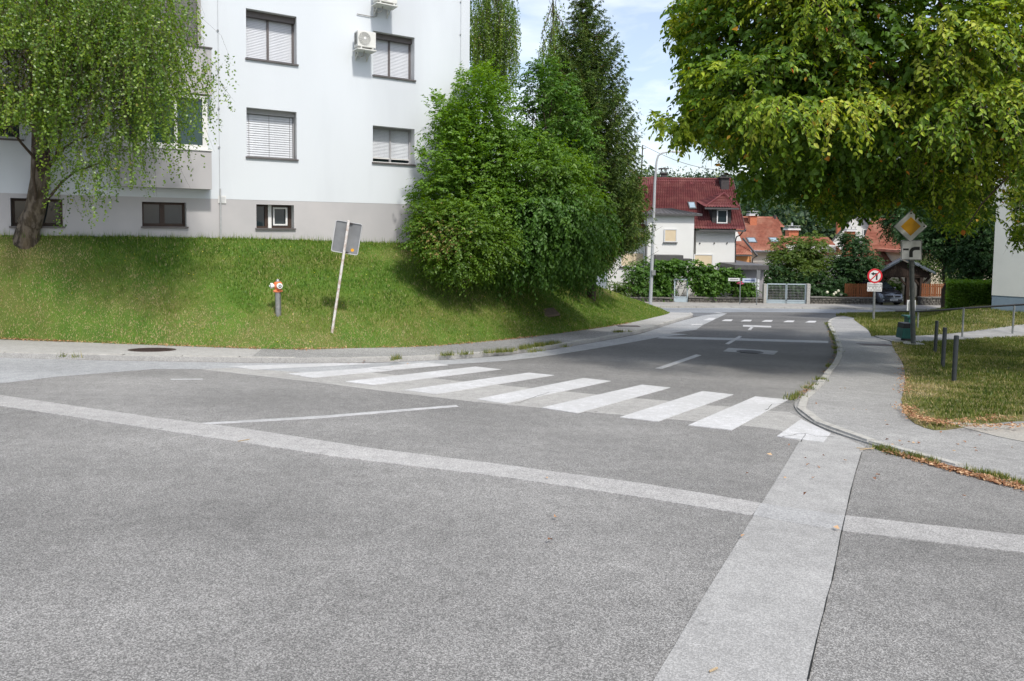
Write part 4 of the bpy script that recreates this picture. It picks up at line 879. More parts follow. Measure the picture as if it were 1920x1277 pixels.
# ---- garage of the maroon house
gd = 45.9
ga = thing('garage', 'small grey garage with flat dark roof beside the maroon roofed house', 'garage', P(1410, 560, gd))
fb(MB(), 1381, 506, 1432, 566, gd+.3, gd+6, gz-.3).build('wall', M('grey_render', (.33, .31, .33), (.29, .275, .29), 1, .9), ga)
fb(MB(), 1378, 497.8, 1441.5, 505.3, gd-.2, gd+6.3).build('roof', m_slate, ga)
fb(MB(), 1394, 523, 1424, 566, gd+.2, gd+.29, gz-.3).build('door', M('white_door', (.72, .74, .78), rough=.5), ga)
# ---- stone walls, gates
m_stone = M('wall_stone', (.19, .175, .155), (.10, .095, .085), 9, .95, .7, 40, c3=(.26, .245, .215), s3=5)
DW = 45.35
def stone_wall(x0, x1, ytop, label, z0=None, grp=None):
    a, b = P(x0, ytop, DW), P(x1, ytop, DW); zt = (a.z+b.z)/2; zb = Gf(a.x, DW)-.1
    t = thing('stone_wall', label, 'wall', (a.x, DW, zb+.2))
    MB().hexa([(a.x, DW+.06, zb), (b.x, DW+.06, zb), (b.x, DW+.36, zb), (a.x, DW+.36, zb)], [(a.x, DW+.06, zt-.09), (b.x, DW+.06, zt-.09), (b.x, DW+.36, zt-.09), (a.x, DW+.36, zt-.09)]).build('mortar', M('mortar', (.11, .10, .09), (.08, .075, .07), 8, 1), t)
    cp_ = []; x = a.x
    while x < b.x-.2:
        l = min(random.uniform(.7, 1.0), b.x-x); m_ = MB(); m_.box((x+l/2, DW+.2, zt-.04+random.uniform(-.01, .01)), (l-.02, .46, .08)); m_.build('coping', M('coping', (.20, .19, .175), (.14, .135, .12), 6, .95, .5, 40), t); x += l
    s = MB(); z = zb+.05; 
    while z < zt-.12:
        h = random.uniform(.10, .17); h = min(h, zt-.10-z); x = a.x+random.uniform(-.1, 0)
        while x < b.x:
            l = random.uniform(.14, .36); j = [random.uniform(-.015, .015) for _ in range(8)]; f0 = DW+random.uniform(-.01, .03)
            x0_, x1_ = max(x+.012, a.x), min(x+l-.012, b.x)
            if x1_-x0_ > .05: s.hexa([(x0_, DW+.1, z), (x1_, DW+.1, z+j[0]), (x1_, DW+.1, z+h-.02), (x0_, DW+.1, z+h-.02+j[1])], [(x0_+.02, f0, z+.02+abs(j[2])), (x1_-.02, f0, z+.02+abs(j[3])), (x1_-.02+j[4], f0, z+h-.04), (x0_+.02+j[5], f0, z+h-.04)])
            x += l
        z += h
    s.build('stones', m_stone, t, kind='stuff')
stone_wall(1150, 1264, 557, 'low stone garden wall left of the small garden gate')
stone_wall(1291, 1431, 557.5, 'low stone garden wall between the small gate and the wide gate')
stone_wall(1520, 1654, 557.3, 'low stone wall below the wooden fence, between the wide gate and the carport')
stone_wall(1727, 1840, 557.5, 'low stone wall right of the carport, below the wooden fence')
m_gate = M('pale_blue_gate', (.42, .49, .53), (.36, .43, .47), 4, .5)
def gate(x0, x1, ytop, ypan, label, leaves, name):
    t = thing(name, label, 'gate', P((x0+x1)/2, 571, DW+.1)); a, b = P(x0, ytop, DW+.1), P(x1, ytop, DW+.1); zt = (a.z+b.z)/2; zb = Gf(a.x, DW)+KH+.02; zp = P(x0, ypan, DW+.1).z
    for k in range(leaves):
        X0 = a.x+(b.x-a.x)*k/leaves+.02; X1 = a.x+(b.x-a.x)*(k+1)/leaves-.02; y = DW+.15
        f = MB(); 
        for p, q in (((X0, y, zb), (X0, y, zt)), ((X1, y, zb), (X1, y, zt)), ((X0, y, zt), (X1, y, zt)), ((X0, y, zp), (X1, y, zp)), ((X0, y, zb), (X1, y, zb))): f.bar(p, q, .07)
        lf = f.build('gate_leaf', m_gate, t)
        MB().box(((X0+X1)/2, y, (zb+zp)/2), (X1-X0-.06, .02, zp-zb-.06)).build('panel', m_gate, lf)
        m_ = MB(); n = int((X1-X0)/.09)
        for i in range(1, n): m_.bar((X0+(X1-X0)*i/n, y, zp), (X0+(X1-X0)*i/n, y, zt), .008)
        for i in range(1, 6): m_.bar((X0, y, zp+(zt-zp)*i/6), (X1, y, zp+(zt-zp)*i/6), .008)
        m_.build('wire_mesh', m_galv, lf)
        MB().box((X1-.08 if k == 0 else X0+.08, y-.05, zp+.12), (.10, .06, .03)).build('handle', m_chim, lf)
    return t
gate(1265, 1290, 524, 557, 'narrow pale blue garden gate under the vine arch', 1, 'garden_gate')
gate(1438.5, 1512, 533, 563, 'wide pale blue double gate between two concrete posts', 2, 'driveway_gate')
for x0, x1, lb, mt in ((1431.5, 1438, 'weathered concrete post at the left of the wide blue gate', m_conc), (1512.5, 1520, 'plain concrete post at the right of the wide blue gate', m_conc)):
    m_ = MB(); fb(m_, x0, 532.5, x1, 571, DW, DW+.28, Gf(20, DW)); o = m_.build('gate_post', mt); tag(o, lb, 'post')
# wire fence posts behind the first wall
fe = thing('wire_fence', 'thin wire garden fence on posts standing above the stone wall in front of the vines', 'fence', P(1300, 557, DW+.5))
for x in (1161, 1187, 1211, 1240, 1312, 1361):
    p = P(x, 557, DW+.45); MB().bar(p+Vector((0, 0, -.3)), P(x, 535, DW+.45), .05).build('post', m_galv, fe)
m_ = MB()
for y in (538, 545, 552): m_.bar(P(1152, y-1, DW+.45), P(1264, y, DW+.45), .012); m_.bar(P(1291, y, DW+.45), P(1378, y, DW+.45), .012)
m_.build('wire', m_galv, fe)
# orange picket fences
m_pick = M('orange_stained_wood', (.26, .095, .035), (.18, .06, .022), 5, .6, stretch=(6, 6, .7))
def picket_fence(x0, x1, y0, y1, d, label):
    t = thing('picket_fence', label, 'fence', P((x0+x1)/2, y1, d)); a, b = P(x0, y1, d), P(x1, y1, d); zt = P(x0, y0, d).z; n = int((b.x-a.x)/.125); base = None
    for i in range(n):
        x = a.x+(b.x-a.x)*(i+.5)/n
        if base is None:
            m_ = MB(); w_ = .049; m_.hexa([(-w_, 0, a.z), (w_, 0, a.z), (w_, 0, zt-.03), (0, 0, zt+.01), (-w_, 0, zt-.03)], [(-w_, .022, a.z), (w_, .022, a.z), (w_, .022, zt-.03), (0, .022, zt+.01), (-w_, .022, zt-.03)]); base = m_.build('picket', m_pick, t); base.location = (x, d, 0)
        else:
            o = base.copy(); COL.objects.link(o); o.location = (x+random.uniform(-.01, .01), d, random.uniform(-.012, .012)); o.rotation_euler = (0, random.uniform(-.008, .008), 0)
    r = MB()
    for z in (a.z+.15, zt-.2): r.bar((a.x, d+.05, z), (b.x, d+.05, z), .04, .07)
    r.build('rail', m_pick, t)
picket_fence(1583, 1654, 531.5, 556.8, DW+.3, 'orange stained picket fence on the stone wall left of the carport')
picket_fence(1727, 1800, 531.5, 556.8, DW+.3, 'orange stained picket fence on the stone wall right of the carport')
# ================================================================== STREET FURNITURE
m_white_pole = M('white_painted_pole', (.72, .70, .68), (.60, .57, .54), 25, .5, c3=(.42, .30, .24), s3=9)
m_pole = M('zinc_pole', (.30, .31, .31), (.22, .23, .23), 12, .5, metal=.5)
m_signback = M('sign_back', (.23, .235, .24), (.18, .185, .19), 4, .55, metal=.3)
m_swhite = M('sign_white', (.66, .66, .66), (.60, .60, .60), 8, .4)
m_syel = M('sign_yellow', (.72, .36, .02), (.66, .33, .02), 8, .4)
m_sred = M('sign_red', (.55, .02, .03), (.5, .02, .03), 8, .4)
m_sblk = M('sign_black', (.02, .02, .022), rough=.5)
def rrect(w, h, r, n=5):
    pts = []
    for cx, cy, a0 in ((w/2-r, h/2-r, 0), (-w/2+r, h/2-r, PI/2), (-w/2+r, -h/2+r, PI), (w/2-r, -h/2+r, 1.5*PI)):
        for k in range(n+1): a = a0+PI/2*k/n; pts.append((cx+r*math.cos(a), cy+r*math.sin(a)))
    return pts
def plate(poly, c, R, d0, d1):
    """flat shape in the sign's own plane (x right, y up), from depth d0 to d1 towards the reader"""
    return MB().hexa([Vector(c)+R @ Vector((x, y, d0)) for x, y in poly], [Vector(c)+R @ Vector((x, y, d1)) for x, y in poly])
def facing(yaw, tilt=0, lean=0):
    # sign axes: x right, y up, z towards the viewer
    return Matrix.Rotation(yaw, 3, 'Z') @ Matrix.Rotation(lean, 3, 'Y') @ Matrix.Rotation(PI/2+tilt, 3, 'X')
# --- leaning sign seen from behind
base = bankhit(622, 627); dS = base.y
top = P(654, 413, dS-.1)
ls = thing('road_sign', 'leaning white pole with a grey sign back on the grass bank', 'road sign', base)
MB().tube([base+(base-top)*.06, top], .030, 12).build('pole', m_white_pole, ls, smooth=True)
cS = P(650.5, 445.5, dS+.04); k = dS/F; lean = math.atan2(top.x-base.x, top.z-base.z)
Rb = facing(.06, 0, lean)
wS, hS = 50.5*k, 60*k
pl_ = plate(rrect(wS, hS, .05), cS, Rb, -.012, .0).build('panel', m_signback, ls)
def ringpl(w, h, r, t, c, R, d0, d1, mat, name, parent):
    o_, i_ = rrect(w, h, r), rrect(w-2*t, h-2*t, max(r-t, .004)); n = len(o_); mb = MB()
    V = [Vector(c)+R @ Vector((x, y, d)) for d in (d0, d1) for pp_ in (o_, i_) for x, y in pp_]
    fs = []
    for j in range(n):
        k2 = (j+1) % n; fs += [(2*n+j, 2*n+k2, 3*n+k2, 3*n+j), (j, k2, 2*n+k2, 2*n+j), (n+j, 3*n+j, 3*n+k2, n+k2), (j, n+j, n+k2, k2)]
    mb.add(V, fs); return mb.build(name, mat, parent)
ringpl(wS, hS, .05, .016, cS, Rb, -.014, .022, M('aluminium_rim', (.55, .55, .55), rough=.4, metal=.3), 'rim', ls)
st = plate([(.036*math.cos(a), .036*math.sin(a)) for a in np.linspace(0, 2*PI, 16, endpoint=False)], cS+Rb @ Vector((wS*.27, -hS*.36, 0)), Rb, .001, .003).build('sticker', M('orange_sticker', (.85, .42, .02), (.7, .3, .02), 60, .5), ls)
for yy in (.46, -.46):
    c_ = cS+Rb @ Vector((-.0+.012, hS*yy, .02)); m_ = MB(); m_.box(c_, (.10, .03, .03), Matrix.Rotation(lean, 3, 'Y')); m_.box(c_+Vector((.06, 0, -.01)), (.03, .02, .02)); m_.build('clamp', m_chim, ls)
# --- hydrant
hb = bankhit(522, 590); kh = hb.y/F
hy = thing('fire_hydrant', 'orange topped fire hydrant with two white caps on a grey steel standpipe in the grass', 'fire hydrant', hb)
def hp_(px, py): p = P(px, py, hb.y); return p
bt, tp_ = hp_(522, 592), hp_(521, 546)
m_hred = M('hydrant_orange', (.72, .17, .06), (.60, .13, .05), 20, .55, c3=(.8, .3, .15), s3=6)
m_steel = M('steel_pipe', (.40, .40, .39), (.30, .30, .29), 14, .35, metal=.75)
MB().tube([bt+Vector((0, 0, -.1)), tp_], 5.6*kh, 16).build('standpipe', m_steel, hy, smooth=True)
def lathe(prof, c, n=20):
    mb = MB(); mb.tube([Vector(c)+Vector((0, 0, z)) for z, r in prof], [r for z, r in prof], n); return mb
z0 = tp_; u_ = kh
lathe([(0, 5.5*u_), (1*u_, 8.6*u_), (3*u_, 8.8*u_), (4.5*u_, 6.2*u_), (7*u_, 5.6*u_), (9*u_, 7.5*u_), (16*u_, 8.0*u_), (18*u_, 7.2*u_), (20*u_, 4.2*u_)], z0+Vector((0, 0, -2*u_))).build('head', m_hred, hy, smooth=True)
lathe([(0, 4*u_), (1.5*u_, 3.9*u_), (3*u_, 3.2*u_), (4.6*u_, 2.6*u_), (4.8*u_, 1.0*u_)], z0+Vector((0, 0, 18*u_))).build('valve_cap', m_steel, hy, smooth=True)
for sx, ang in ((1, -.62), (-1, .95)):
    dr = Vector((math.sin(-ang), -math.cos(ang), 0)) if False else Vector((math.sin(.62)*1.0, -math.cos(.62), 0)) if sx == 1 else Vector((-math.sin(1.05), -math.cos(1.05), 0))
    c0 = z0+Vector((0, 0, 10.5*u_)); cap = MB(); cap.tube([c0+dr*4*u_, c0+dr*9.5*u_, c0+dr*9.6*u_, c0+dr*13*u_, c0+dr*13.6*u_], [3.6*u_, 3.6*u_, 5.3*u_, 5.3*u_, 4.6*u_], 18); cap.build('outlet_cap', M('hydrant_white', (.80, .80, .78), (.7, .7, .69), 30, .45), hy, smooth=True)
    m_ = MB(); m_.tube([c0+dr*13.5*u_, c0+dr*13.9*u_], [3.1*u_, 3.1*u_], 16); m_.build('outlet_recess', M('recess_grey', (.12, .12, .12)), hy); m_ = MB(); m_.box(c0+dr*14.4*u_, (2.2*u_, 2.2*u_, 2.2*u_)); m_.build('cap_nut', m_swhite, hy)
# --- priority sign pole
pb_ = at(1713, 645.5, KH); dP = pb_.y; 
zl = float(Lr(pb_.x, pb_.y))+KH-.02; pb_.z = zl; kp = dP/F
ps = thing('road_sign', 'tall pole with a yellow priority diamond above a bend direction plate', 'road sign', pb_)
ptop = P(1706, 405, dP); MB().tube([pb_+Vector((0, 0, -.1)), P(1709, 487, dP), ptop], 4.2*kp, 12).build('pole', M('dull_pole', (.13, .135, .13), (.09, .095, .09), 9, .6, metal=.3), ps, smooth=True)
MB().tube([pb_+Vector((0, 0, -.05)), pb_+Vector((0, 0, .05))], .28, 10).build('footing', m_conc, ps)
cD = P(1707.5, 424.5, dP-.09); hd = 29.5*kp
Rf = facing(-.10, 0, -.02)
def dia(s): return [(s, 0), (0, s), (-s, 0), (0, -s)]
plate(dia(hd), cD, Rf, -.03, 0).build('diamond_back', m_signback, ps); plate(dia(hd*.975), cD, Rf, .0005, .004).build('white_border', m_swhite, ps)
plate(dia(hd*.60), cD, Rf, .0045, .007).build('yellow_field', m_syel, ps)
for (x, y) in ((0, .82), (.80, 0)): 
    plate([(hd*x-.02, hd*y-.02), (hd*x+.025, hd*y-.015), (hd*x+.02, hd*y+.02), (hd*x-.015, hd*y+.02)], cD, Rf, .0045, .01).build('rivet_hole', m_sblk, ps)
cB = P(1709, 469, dP-.09); wB = 37*kp
plate(rrect(wB, wB, .03), cB, Rf, -.02, 0).build('lower_plate', m_swhite, ps); ringpl(wB*.97, wB*.97, .03, .012, cB, Rf, .0005, .003, m_sblk, 'plate_border', ps)
# thick line from below bending right, thin stub to the left
def arcpts(cx, cy, r0, r1, a0, a1, n=10):
    return [(cx+r1*math.cos(a), cy+r1*math.sin(a)) for a in np.linspace(a0, a1, n)]+[(cx+r0*math.cos(a), cy+r0*math.sin(a)) for a in np.linspace(a1, a0, n)]
s_ = wB/36.
bend = [(-3.8*s_, -13*s_)]+[(6.2*s_+(-10*s_)*math.cos(a), -4*s_+10*s_*math.sin(a)+0) for a in np.linspace(0, PI/2, 9)]+[(14*s_, 6*s_), (14*s_, 0*s_)]+[(6.2*s_+(-4*s_)*math.cos(a), -4*s_+4*s_*math.sin(a)) for a in np.linspace(PI/2, 0, 7)]+[(2.6*s_, -13*s_)]
plate(bend, cB, Rf, .0035, .006).build('bend_symbol', m_sblk, ps); plate([(-14.5*s_, -.2*s_), (-4.8*s_, -.2*s_), (-4.8*s_, 3*s_), (-14.5*s_, 3*s_)], cB, Rf, .0035, .006).build('side_road_symbol', m_sblk, ps)
# --- no left turn sign
nb_ = at(1638, 600, KH); nb_.z = float(Lr(nb_.x, nb_.y))+KH-.02; dN = nb_.y; kn = dN/F
ns = thing('road_sign', 'round red no left turn sign with a white lettered plate on a slim pole', 'road sign', nb_)
MB().tube([nb_+Vector((0, 0, -.1)), P(1640.5, 508, dN)], 2.1*kn, 8).build('pole', m_pole, ns, smooth=True)
cN = P(1640.5, 517.5, dN-.06); rN = 13.8*kn; Rn = facing(-.05)
def disc(r, n=32, c=(0, 0)): return [(c[0]+r*math.cos(a), c[1]+r*math.sin(a)) for a in np.linspace(0, 2*PI, n, endpoint=False)]
plate(disc(rN), cN, Rn, -.02, 0).build('panel', m_sred, ns); plate(disc(rN*.76), cN, Rn, .0005, .003).build('white_disc', m_swhite, ns)
ar = MB()
arrow = [(.12, -.5), (.32, -.5), (.32, .22), (.2, .36), (-.14, .36), (-.14, .50), (-.5, .27), (-.14, .04), (-.14, .17), (.12, .17)]
plate([(x*rN*1.1, y*rN*1.1) for x, y in arrow], cN, Rn, .0035, .005).build('arrow', m_sblk, ns)
dg = [(-.60, -.49), (-.49, -.60), (.60, .49), (.49, .60)]; plate([(x*rN, y*rN) for x, y in dg], cN, Rn, .0055, .008).build('red_bar', m_sred, ns)
cL = P(1640, 538.2, dN-.06); tp2 = plate(rrect(27*kn, 16.5*kn, .02), cL, Rn, -.01, 0).build('text_plate', m_swhite, ns)
for i_, s in enumerate(('Dovoljeno za', 'stanovalce od', '\u0161t. 1 - 46 do 17, 19', 'in za dostavo')):
    text('lettering', s, .115 if i_ != 2 else .098, cL+Rn @ Vector((0, (5.2-3.5*i_)*kn, .002)), Rn, m_sblk, ns)
# --- street lamp
lb = P(1219, 572, 41.5); lb.z = Gf(lb.x, lb.y)
sl = thing('street_lamp', 'tall slim grey street lamp with a curved arm in front of the maroon roofed house', 'street lamp', lb)
MB().tube([Vector((lb.x, lb.y, lb.z-.1)), P(1221.5, 520, 41.5), P(1228, 340, 41.5), P(1231, 303, 41.5), P(1234, 292, 41.5), P(1241, 287, 41.5), P(1252, 285, 41.5), P(1262, 284, 41.5)], [.11, .10, .075, .06, .055, .05, .045, .04], 12).build('mast', m_galv, sl, smooth=True)
a_ = P(1261, 284.3, 41.5); MB().hexa([a_+Vector(v) for v in ((0, -.12, -.06), (.6, -.09, -.05), (.6, .09, -.05), (0, .12, -.06))], [a_+Vector(v) for v in ((0, -.10, .06), (.6, -.06, .06), (.6, .06, .06), (0, .10, .06))]).build('lamp_head', m_galv, sl, bevel=.02)
fb(MB(), 1222, 507, 1229.5, 516, 41.3, 41.5).build('junction_box', m_pole, sl)
# --- street name posts
def namepost(px, pybase, pytop, d, label, plates):
    b = P(px, pybase, d); t_ = thing('street_name_sign', label, 'street sign', (b.x, b.y, Gf(b.x, b.y)+KH)); tp__ = P(px+1.2, pytop, d)
    MB().tube([(b.x, b.y, Gf(b.x, b.y)), tp__], .035, 8).build('pole', m_pole, t_, smooth=True)
    for (x0, y0, x1, y1, mt, ink) in plates:
        pl2 = MB(); fb(pl2, x0, y0, x1, y1, d-.07, d-.04); po = pl2.build('name_plate', mt, t_)
        if ink:
            m_ = MB(); X = x0+(x1-x0)*.16; ym = (y0+y1)/2; random.seed(5)
            while X < x0+(x1-x0)*.86:
                w_ = random.uniform(.7, 1.2); fb(m_, X, ym-.9*random.uniform(.6, 1.2), X+w_*.7, ym+1.0, d-.078, d-.071); X += w_
            m_.build('lettering', ink, po)
m_ink = M('blue_ink', (.08, .12, .35), rough=.5); m_inkg = M('grey_ink', (.2, .2, .2), rough=.5)
namepost(1387, 572, 521, 44.6, 'thin post with one white and one pale blue street name plate', [(1365.5, 521.5, 1387, 527, m_swhite, m_inkg), (1392, 522, 1418, 529.5, M('pale_blue_plate', (.50, .56, .66), rough=.5), m_ink)])
namepost(1418.5, 573, 506, 44.2, 'thin post with a narrow upright grey plate beside the garage door', [(1418.5, 507, 1426, 523.5, m_signback, None)])
# --- bin and box behind the priority pole
wbp = at(1701, 640, KH); wbp.y += .0; kb_ = wbp.y/F
wb = thing('litter_bin', 'green litter bin with a black mouth standing beside the priority sign pole', 'litter bin', wbp)
def pf(x, y, dd=0): return P(x, y, wbp.y+dd)
m_green = M('bin_green', (.012, .085, .07), (.009, .065, .055), 6, .5)
h_ = .34
MB().hexa([pf(1691, 635), pf(1713, 635), pf(1713, 635)+Vector((0, h_, 0)), pf(1691, 635)+Vector((0, h_, 0))], [pf(1694, 616), pf(1712, 616), pf(1712, 616)+Vector((0, h_, 0)), pf(1694, 616)+Vector((0, h_, 0))]).build('body', m_green, wb, bevel=.01)
MB().hexa([pf(1694, 615.8), pf(1712, 615.8), pf(1712, 615.8)+Vector((0, h_, 0)), pf(1694, 615.8)+Vector((0, h_, 0))], [pf(1695.5, 606.5), pf(1711, 606.5), pf(1711, 606.5)+Vector((0, h_, 0)), pf(1695.5, 606.5)+Vector((0, h_, 0))]).build('mouth', M('bin_black', (.012, .012, .014), rough=.5), wb, bevel=.01)
fb(MB(), 1696, 635, 1709, 643, wbp.y+.05, wbp.y+.25).build('foot', m_chim, wb)
b2p = P(1706, 625, 24.0); b2p.z = float(Lr(b2p.x, b2p.y))+KH-.02
wb2 = thing('dog_waste_dispenser', 'slim white post with a pale panel and green box behind the priority sign', 'dispenser', b2p)
MB().tube([b2p, P(1708, 563, 24.0)], .03, 8).build('post', m_white_pole, wb2); 
fb(MB(), 1700.5, 563, 1717, 582.5, 24.05, 24.08).build('panel', m_swhite, wb2); fb(MB(), 1703.5, 594, 1716, 618, 23.8, 24.1).build('box', m_green, wb2, bevel=.01); fb(MB(), 1702, 593, 1717.5, 595.5, 23.75, 24.15).build('lid', m_green, wb2)
# --- bollards
m_boll = M('bollard_paint', (.05, .055, .058), (.035, .04, .042), 10, .5, metal=.2)
def bol(px0, py0, px1, py1, label, proto=[]):
    b = at(px0, py0, KH); b.z = float(Lr(b.x, b.y))+KH-.02; t = P(px1, py1, b.y); hgt = t.z-b.z
    r_ = thing('bollard', label, 'bollard', (0, 0, 0), 'dark bollards on the right lawn')
    m_ = MB(); m_.tube([(0, 0, -.1), (0, 0, hgt-.015), (0, 0, hgt)], [.040, .040, .034], 14); m_.build('post', m_boll, r_, smooth=True)
    m_ = MB(); m_.tube([(0, 0, hgt-.06), (0, 0, hgt-.05)], [.042, .042], 14); m_.build('cap', m_boll, r_)
    r_.location = b; r_.rotation_euler = (0, math.atan2(t.x-b.x, hgt), 0)
bol(1788.5, 712, 1793.5, 629, 'nearest and tallest dark bollard, leaning a little to the right')
bol(1767.5, 688, 1772, 614, 'middle one of the three dark bollards on the lawn')
bol(1753, 661, 1757, 601.5, 'farthest one of the three dark bollards, nearest the litter bin')
# --- handrail along the path
hr = thing('handrail', 'black handrail on slim grey posts beside the narrow path on the right', 'handrail', at(1804, 632, KH))
m_rail = M('rail_black', (.012, .012, .014), rough=.45)
def rpt(px, py, d): return P(px, py, d)
posts = [(1804, 632, 1807, 578), (1898, 629, 1902, 572)]
hps = []
for x0, y0, x1, y1 in posts:
    b = at(x0, y0, KH); b.z = float(Lr(b.x, b.y))+KH-.05; t = P(x1, y1, b.y); MB().tube([b, t], .030, 8).build('post', m_pole, hr, smooth=True); hps.append(t)
t3 = P(2080, 562, hps[1].y-1.2); b3 = Vector((t3.x, t3.y, Gf(t3.x, t3.y)+KH)); MB().tube([b3, t3], .030, 8).build('post', m_pole, hr, smooth=True)
MB().tube([P(1680, 583.3, 26.5), P(1722, 584, 25), P(1760, 582, 24), hps[0]+Vector((0, 0, .0)), hps[1], t3], .034, 8).build('rail', m_rail, hr, smooth=True)
tp0 = P(1722, 584, 25); MB().tube([(tp0.x, tp0.y, float(Lr(tp0.x, tp0.y))), tp0], .028, 8).build('post', m_pole, hr)
# --- manhole covers
m_iron = M('rusty_iron', (.085, .055, .05), (.055, .04, .038), 20, .6, .6, 60, metal=.4)
def manhole(px, py, off, r, label, mat=m_iron):
    c = at(px, py, off); n = Vector((0, .085, 1)).normalized(); t = thing('manhole_cover', label, 'manhole cover', c)
    def ring(rr, dz, n_=40): return [(c.x+rr*math.cos(a), c.y+rr*math.sin(a), Gf(c.x+rr*math.cos(a), c.y+rr*math.sin(a))+off+dz) for a in np.linspace(0, 2*PI, n_, endpoint=False)]
    V = ring(r, .006)+ring(r*.90, .008)+ring(r*.87, -.002+.006)+ring(r, -.02); n_ = 40
    m_ = MB(); m_.add(V, [(i, (i+1) % n_, n_+(i+1) % n_, n_+i) for i in range(n_)]+[(n_+i, n_+(i+1) % n_, 2*n_+(i+1) % n_, 2*n_+i) for i in range(n_)]+[(3*n_+i, 3*n_+(i+1) % n_, (i+1) % n_, i) for i in range(n_)]); m_.build('rim', mat, t)
    m_ = MB(); m_.add(ring(r*.86, .005), [tuple(range(n_))]); m_.build('lid', mat, t)
    s = MB()
    for i in range(-5, 6):
        for j in range(-5, 6):
            x, y = c.x+i*r*.15, c.y+j*r*.15
            if math.hypot(i, j) < 5.2: z = Gf(x, y)+off+.008; s.box((x, y, z), (r*.08, r*.08, .008))
    s.build('studs', mat, t, kind='stuff')
manhole(285.5, 656, KH-.012, .43, 'round rusty manhole cover set in the left pavement')
manhole(1406, 659.3, .014, .33, 'dark round manhole cover inside the pale square patch in the carriageway', M('dark_iron', (.05, .05, .052), (.035, .035, .037), 20, .5))
c = at(1640, 645.5, KH); tag(MB().hexa([(c.x-.42, c.y-.22, Gf(c.x, c.y-.22)+KH-.01), (c.x+.42, c.y-.22, Gf(c.x, c.y-.22)+KH-.01), (c.x+.42, c.y+.22, Gf(c.x, c.y+.22)+KH-.01), (c.x-.42, c.y+.22, Gf(c.x, c.y+.22)+KH-.01)], [(c.x-.42, c.y-.22, Gf(c.x, c.y-.22)+KH-.004), (c.x+.42, c.y-.22, Gf(c.x, c.y-.22)+KH-.004), (c.x+.42, c.y+.22, Gf(c.x, c.y+.22)+KH-.004), (c.x-.42, c.y+.22, Gf(c.x, c.y+.22)+KH-.004)]).build('drain_cover', m_iron), 'flat rusty drain cover in the right pavement near the litter bin', 'drain cover')
c = at(1178, 611, KH); tag(MB().hexa([(c.x-.4, c.y-.25, Gf(c.x, c.y-.25)+KH-.01), (c.x+.4, c.y-.25, Gf(c.x, c.y-.25)+KH-.01), (c.x+.4, c.y+.25, Gf(c.x, c.y+.25)+KH-.01), (c.x-.4, c.y+.25, Gf(c.x, c.y+.25)+KH-.01)], [(c.x-.4, c.y-.25, Gf(c.x, c.y-.25)+KH), (c.x+.4, c.y-.25, Gf(c.x, c.y-.25)+KH), (c.x+.4, c.y+.25, Gf(c.x, c.y+.25)+KH), (c.x-.4, c.y+.25, Gf(c.x, c.y+.25)+KH)]).build('drain_cover', m_iron), 'flat dark drain cover in the left pavement below the grass bank tip', 'drain cover')
# half buried slab in the bank
sb_ = bankhit(1024, 588); m_ = MB(); m_.box(sb_+Vector((0, 0, .02)), (.75, .55, .08), Matrix.Rotation(.3, 3, 'X') @ Matrix.Rotation(.35, 3, 'Z')); tag(m_.build('stone_slab', M('slab', (.20, .15, .11), (.15, .12, .09), 10, .95, .6, 30), bevel=.02), 'flat weathered slab half buried in the grass bank', 'slab')
# ================================================================== CAR
m_carb = M('car_silver', (.15, .165, .19), rough=.25, metal=.7, spec=.6); m_card = M('car_dark', (.02, .021, .025), rough=.2, spec=.8); m_tyre = M('tyre', (.015, .015, .015), rough=.9)
cb = P(1674.5, 571, 44.9); cb.z = Gf(cb.x, cb.y)+.06
car = thing('parked_car', 'dark and silver hatchback parked nose out under the timber carport', 'car', (0, 0, 0))
def loft(secs, mat, name, parent=None, smooth=True):
    n = len(secs[0]); mb = MB(); V = [v for s in secs for v in s]; fs = [tuple(reversed(range(n)))]+[tuple((len(secs)-1)*n+i for i in range(n))]
    for i in range(len(secs)-1):
        for j in range(n): fs.append((i*n+j, i*n+(j+1) % n, (i+1)*n+(j+1) % n, (i+1)*n+j))
    mb.add(V, fs); return mb.build(name, mat, parent, smooth=smooth)
def sec(y, w, zb, zm, zt, cr_=.9):  # lower body section
    return [(-w*.92, y, zb), (-w, y, zb+.12), (-w, y, zm), (-w*cr_, y, zt-.03), (-w*.6, y, zt), (0, y, zt+.02), (w*.6, y, zt), (w*cr_, y, zt-.03), (w, y, zm), (w, y, zb+.12), (w*.92, y, zb)]
loft([sec(0, .60, .30, .52, .62), sec(.08, .76, .24, .60, .74), sec(.3, .85, .22, .70, .86), sec(.7, .88, .22, .76, .97), sec(1.1, .89, .22, .78, 1.02), sec(2.0, .89, .22, .78, 1.03), sec(3.4, .89, .24, .80, 1.05), sec(3.9, .86, .28, .80, 1.02), sec(4.1, .76, .34, .74, .95)], m_carb, 'body', car)
def cs(y, wl, wt, zb, zt): return [(-wl, y, zb), (-wl*.98, y, zb+.1), (-wt, y, zt-.06), (-wt*.85, y, zt), (wt*.85, y, zt), (wt, y, zt-.06), (wl*.98, y, zb+.1), (wl, y, zb)]
loft([cs(1.02, .84, .80, .98, 1.04), cs(1.75, .84, .66, .98, 1.50), cs(2.2, .84, .65, .98, 1.56), cs(3.2, .84, .65, .98, 1.55), cs(3.95, .82, .62, .98, 1.20)], m_card, 'cabin', car)
MB().hexa([(-.72, 1.12, 1.06), (.72, 1.12, 1.06), (.58, 1.70, 1.46), (-.58, 1.70, 1.46)], [(-.72, 1.07, 1.085), (.72, 1.07, 1.085), (.58, 1.66, 1.49), (-.58, 1.66, 1.49)]).build('windscreen', m_glass, car)
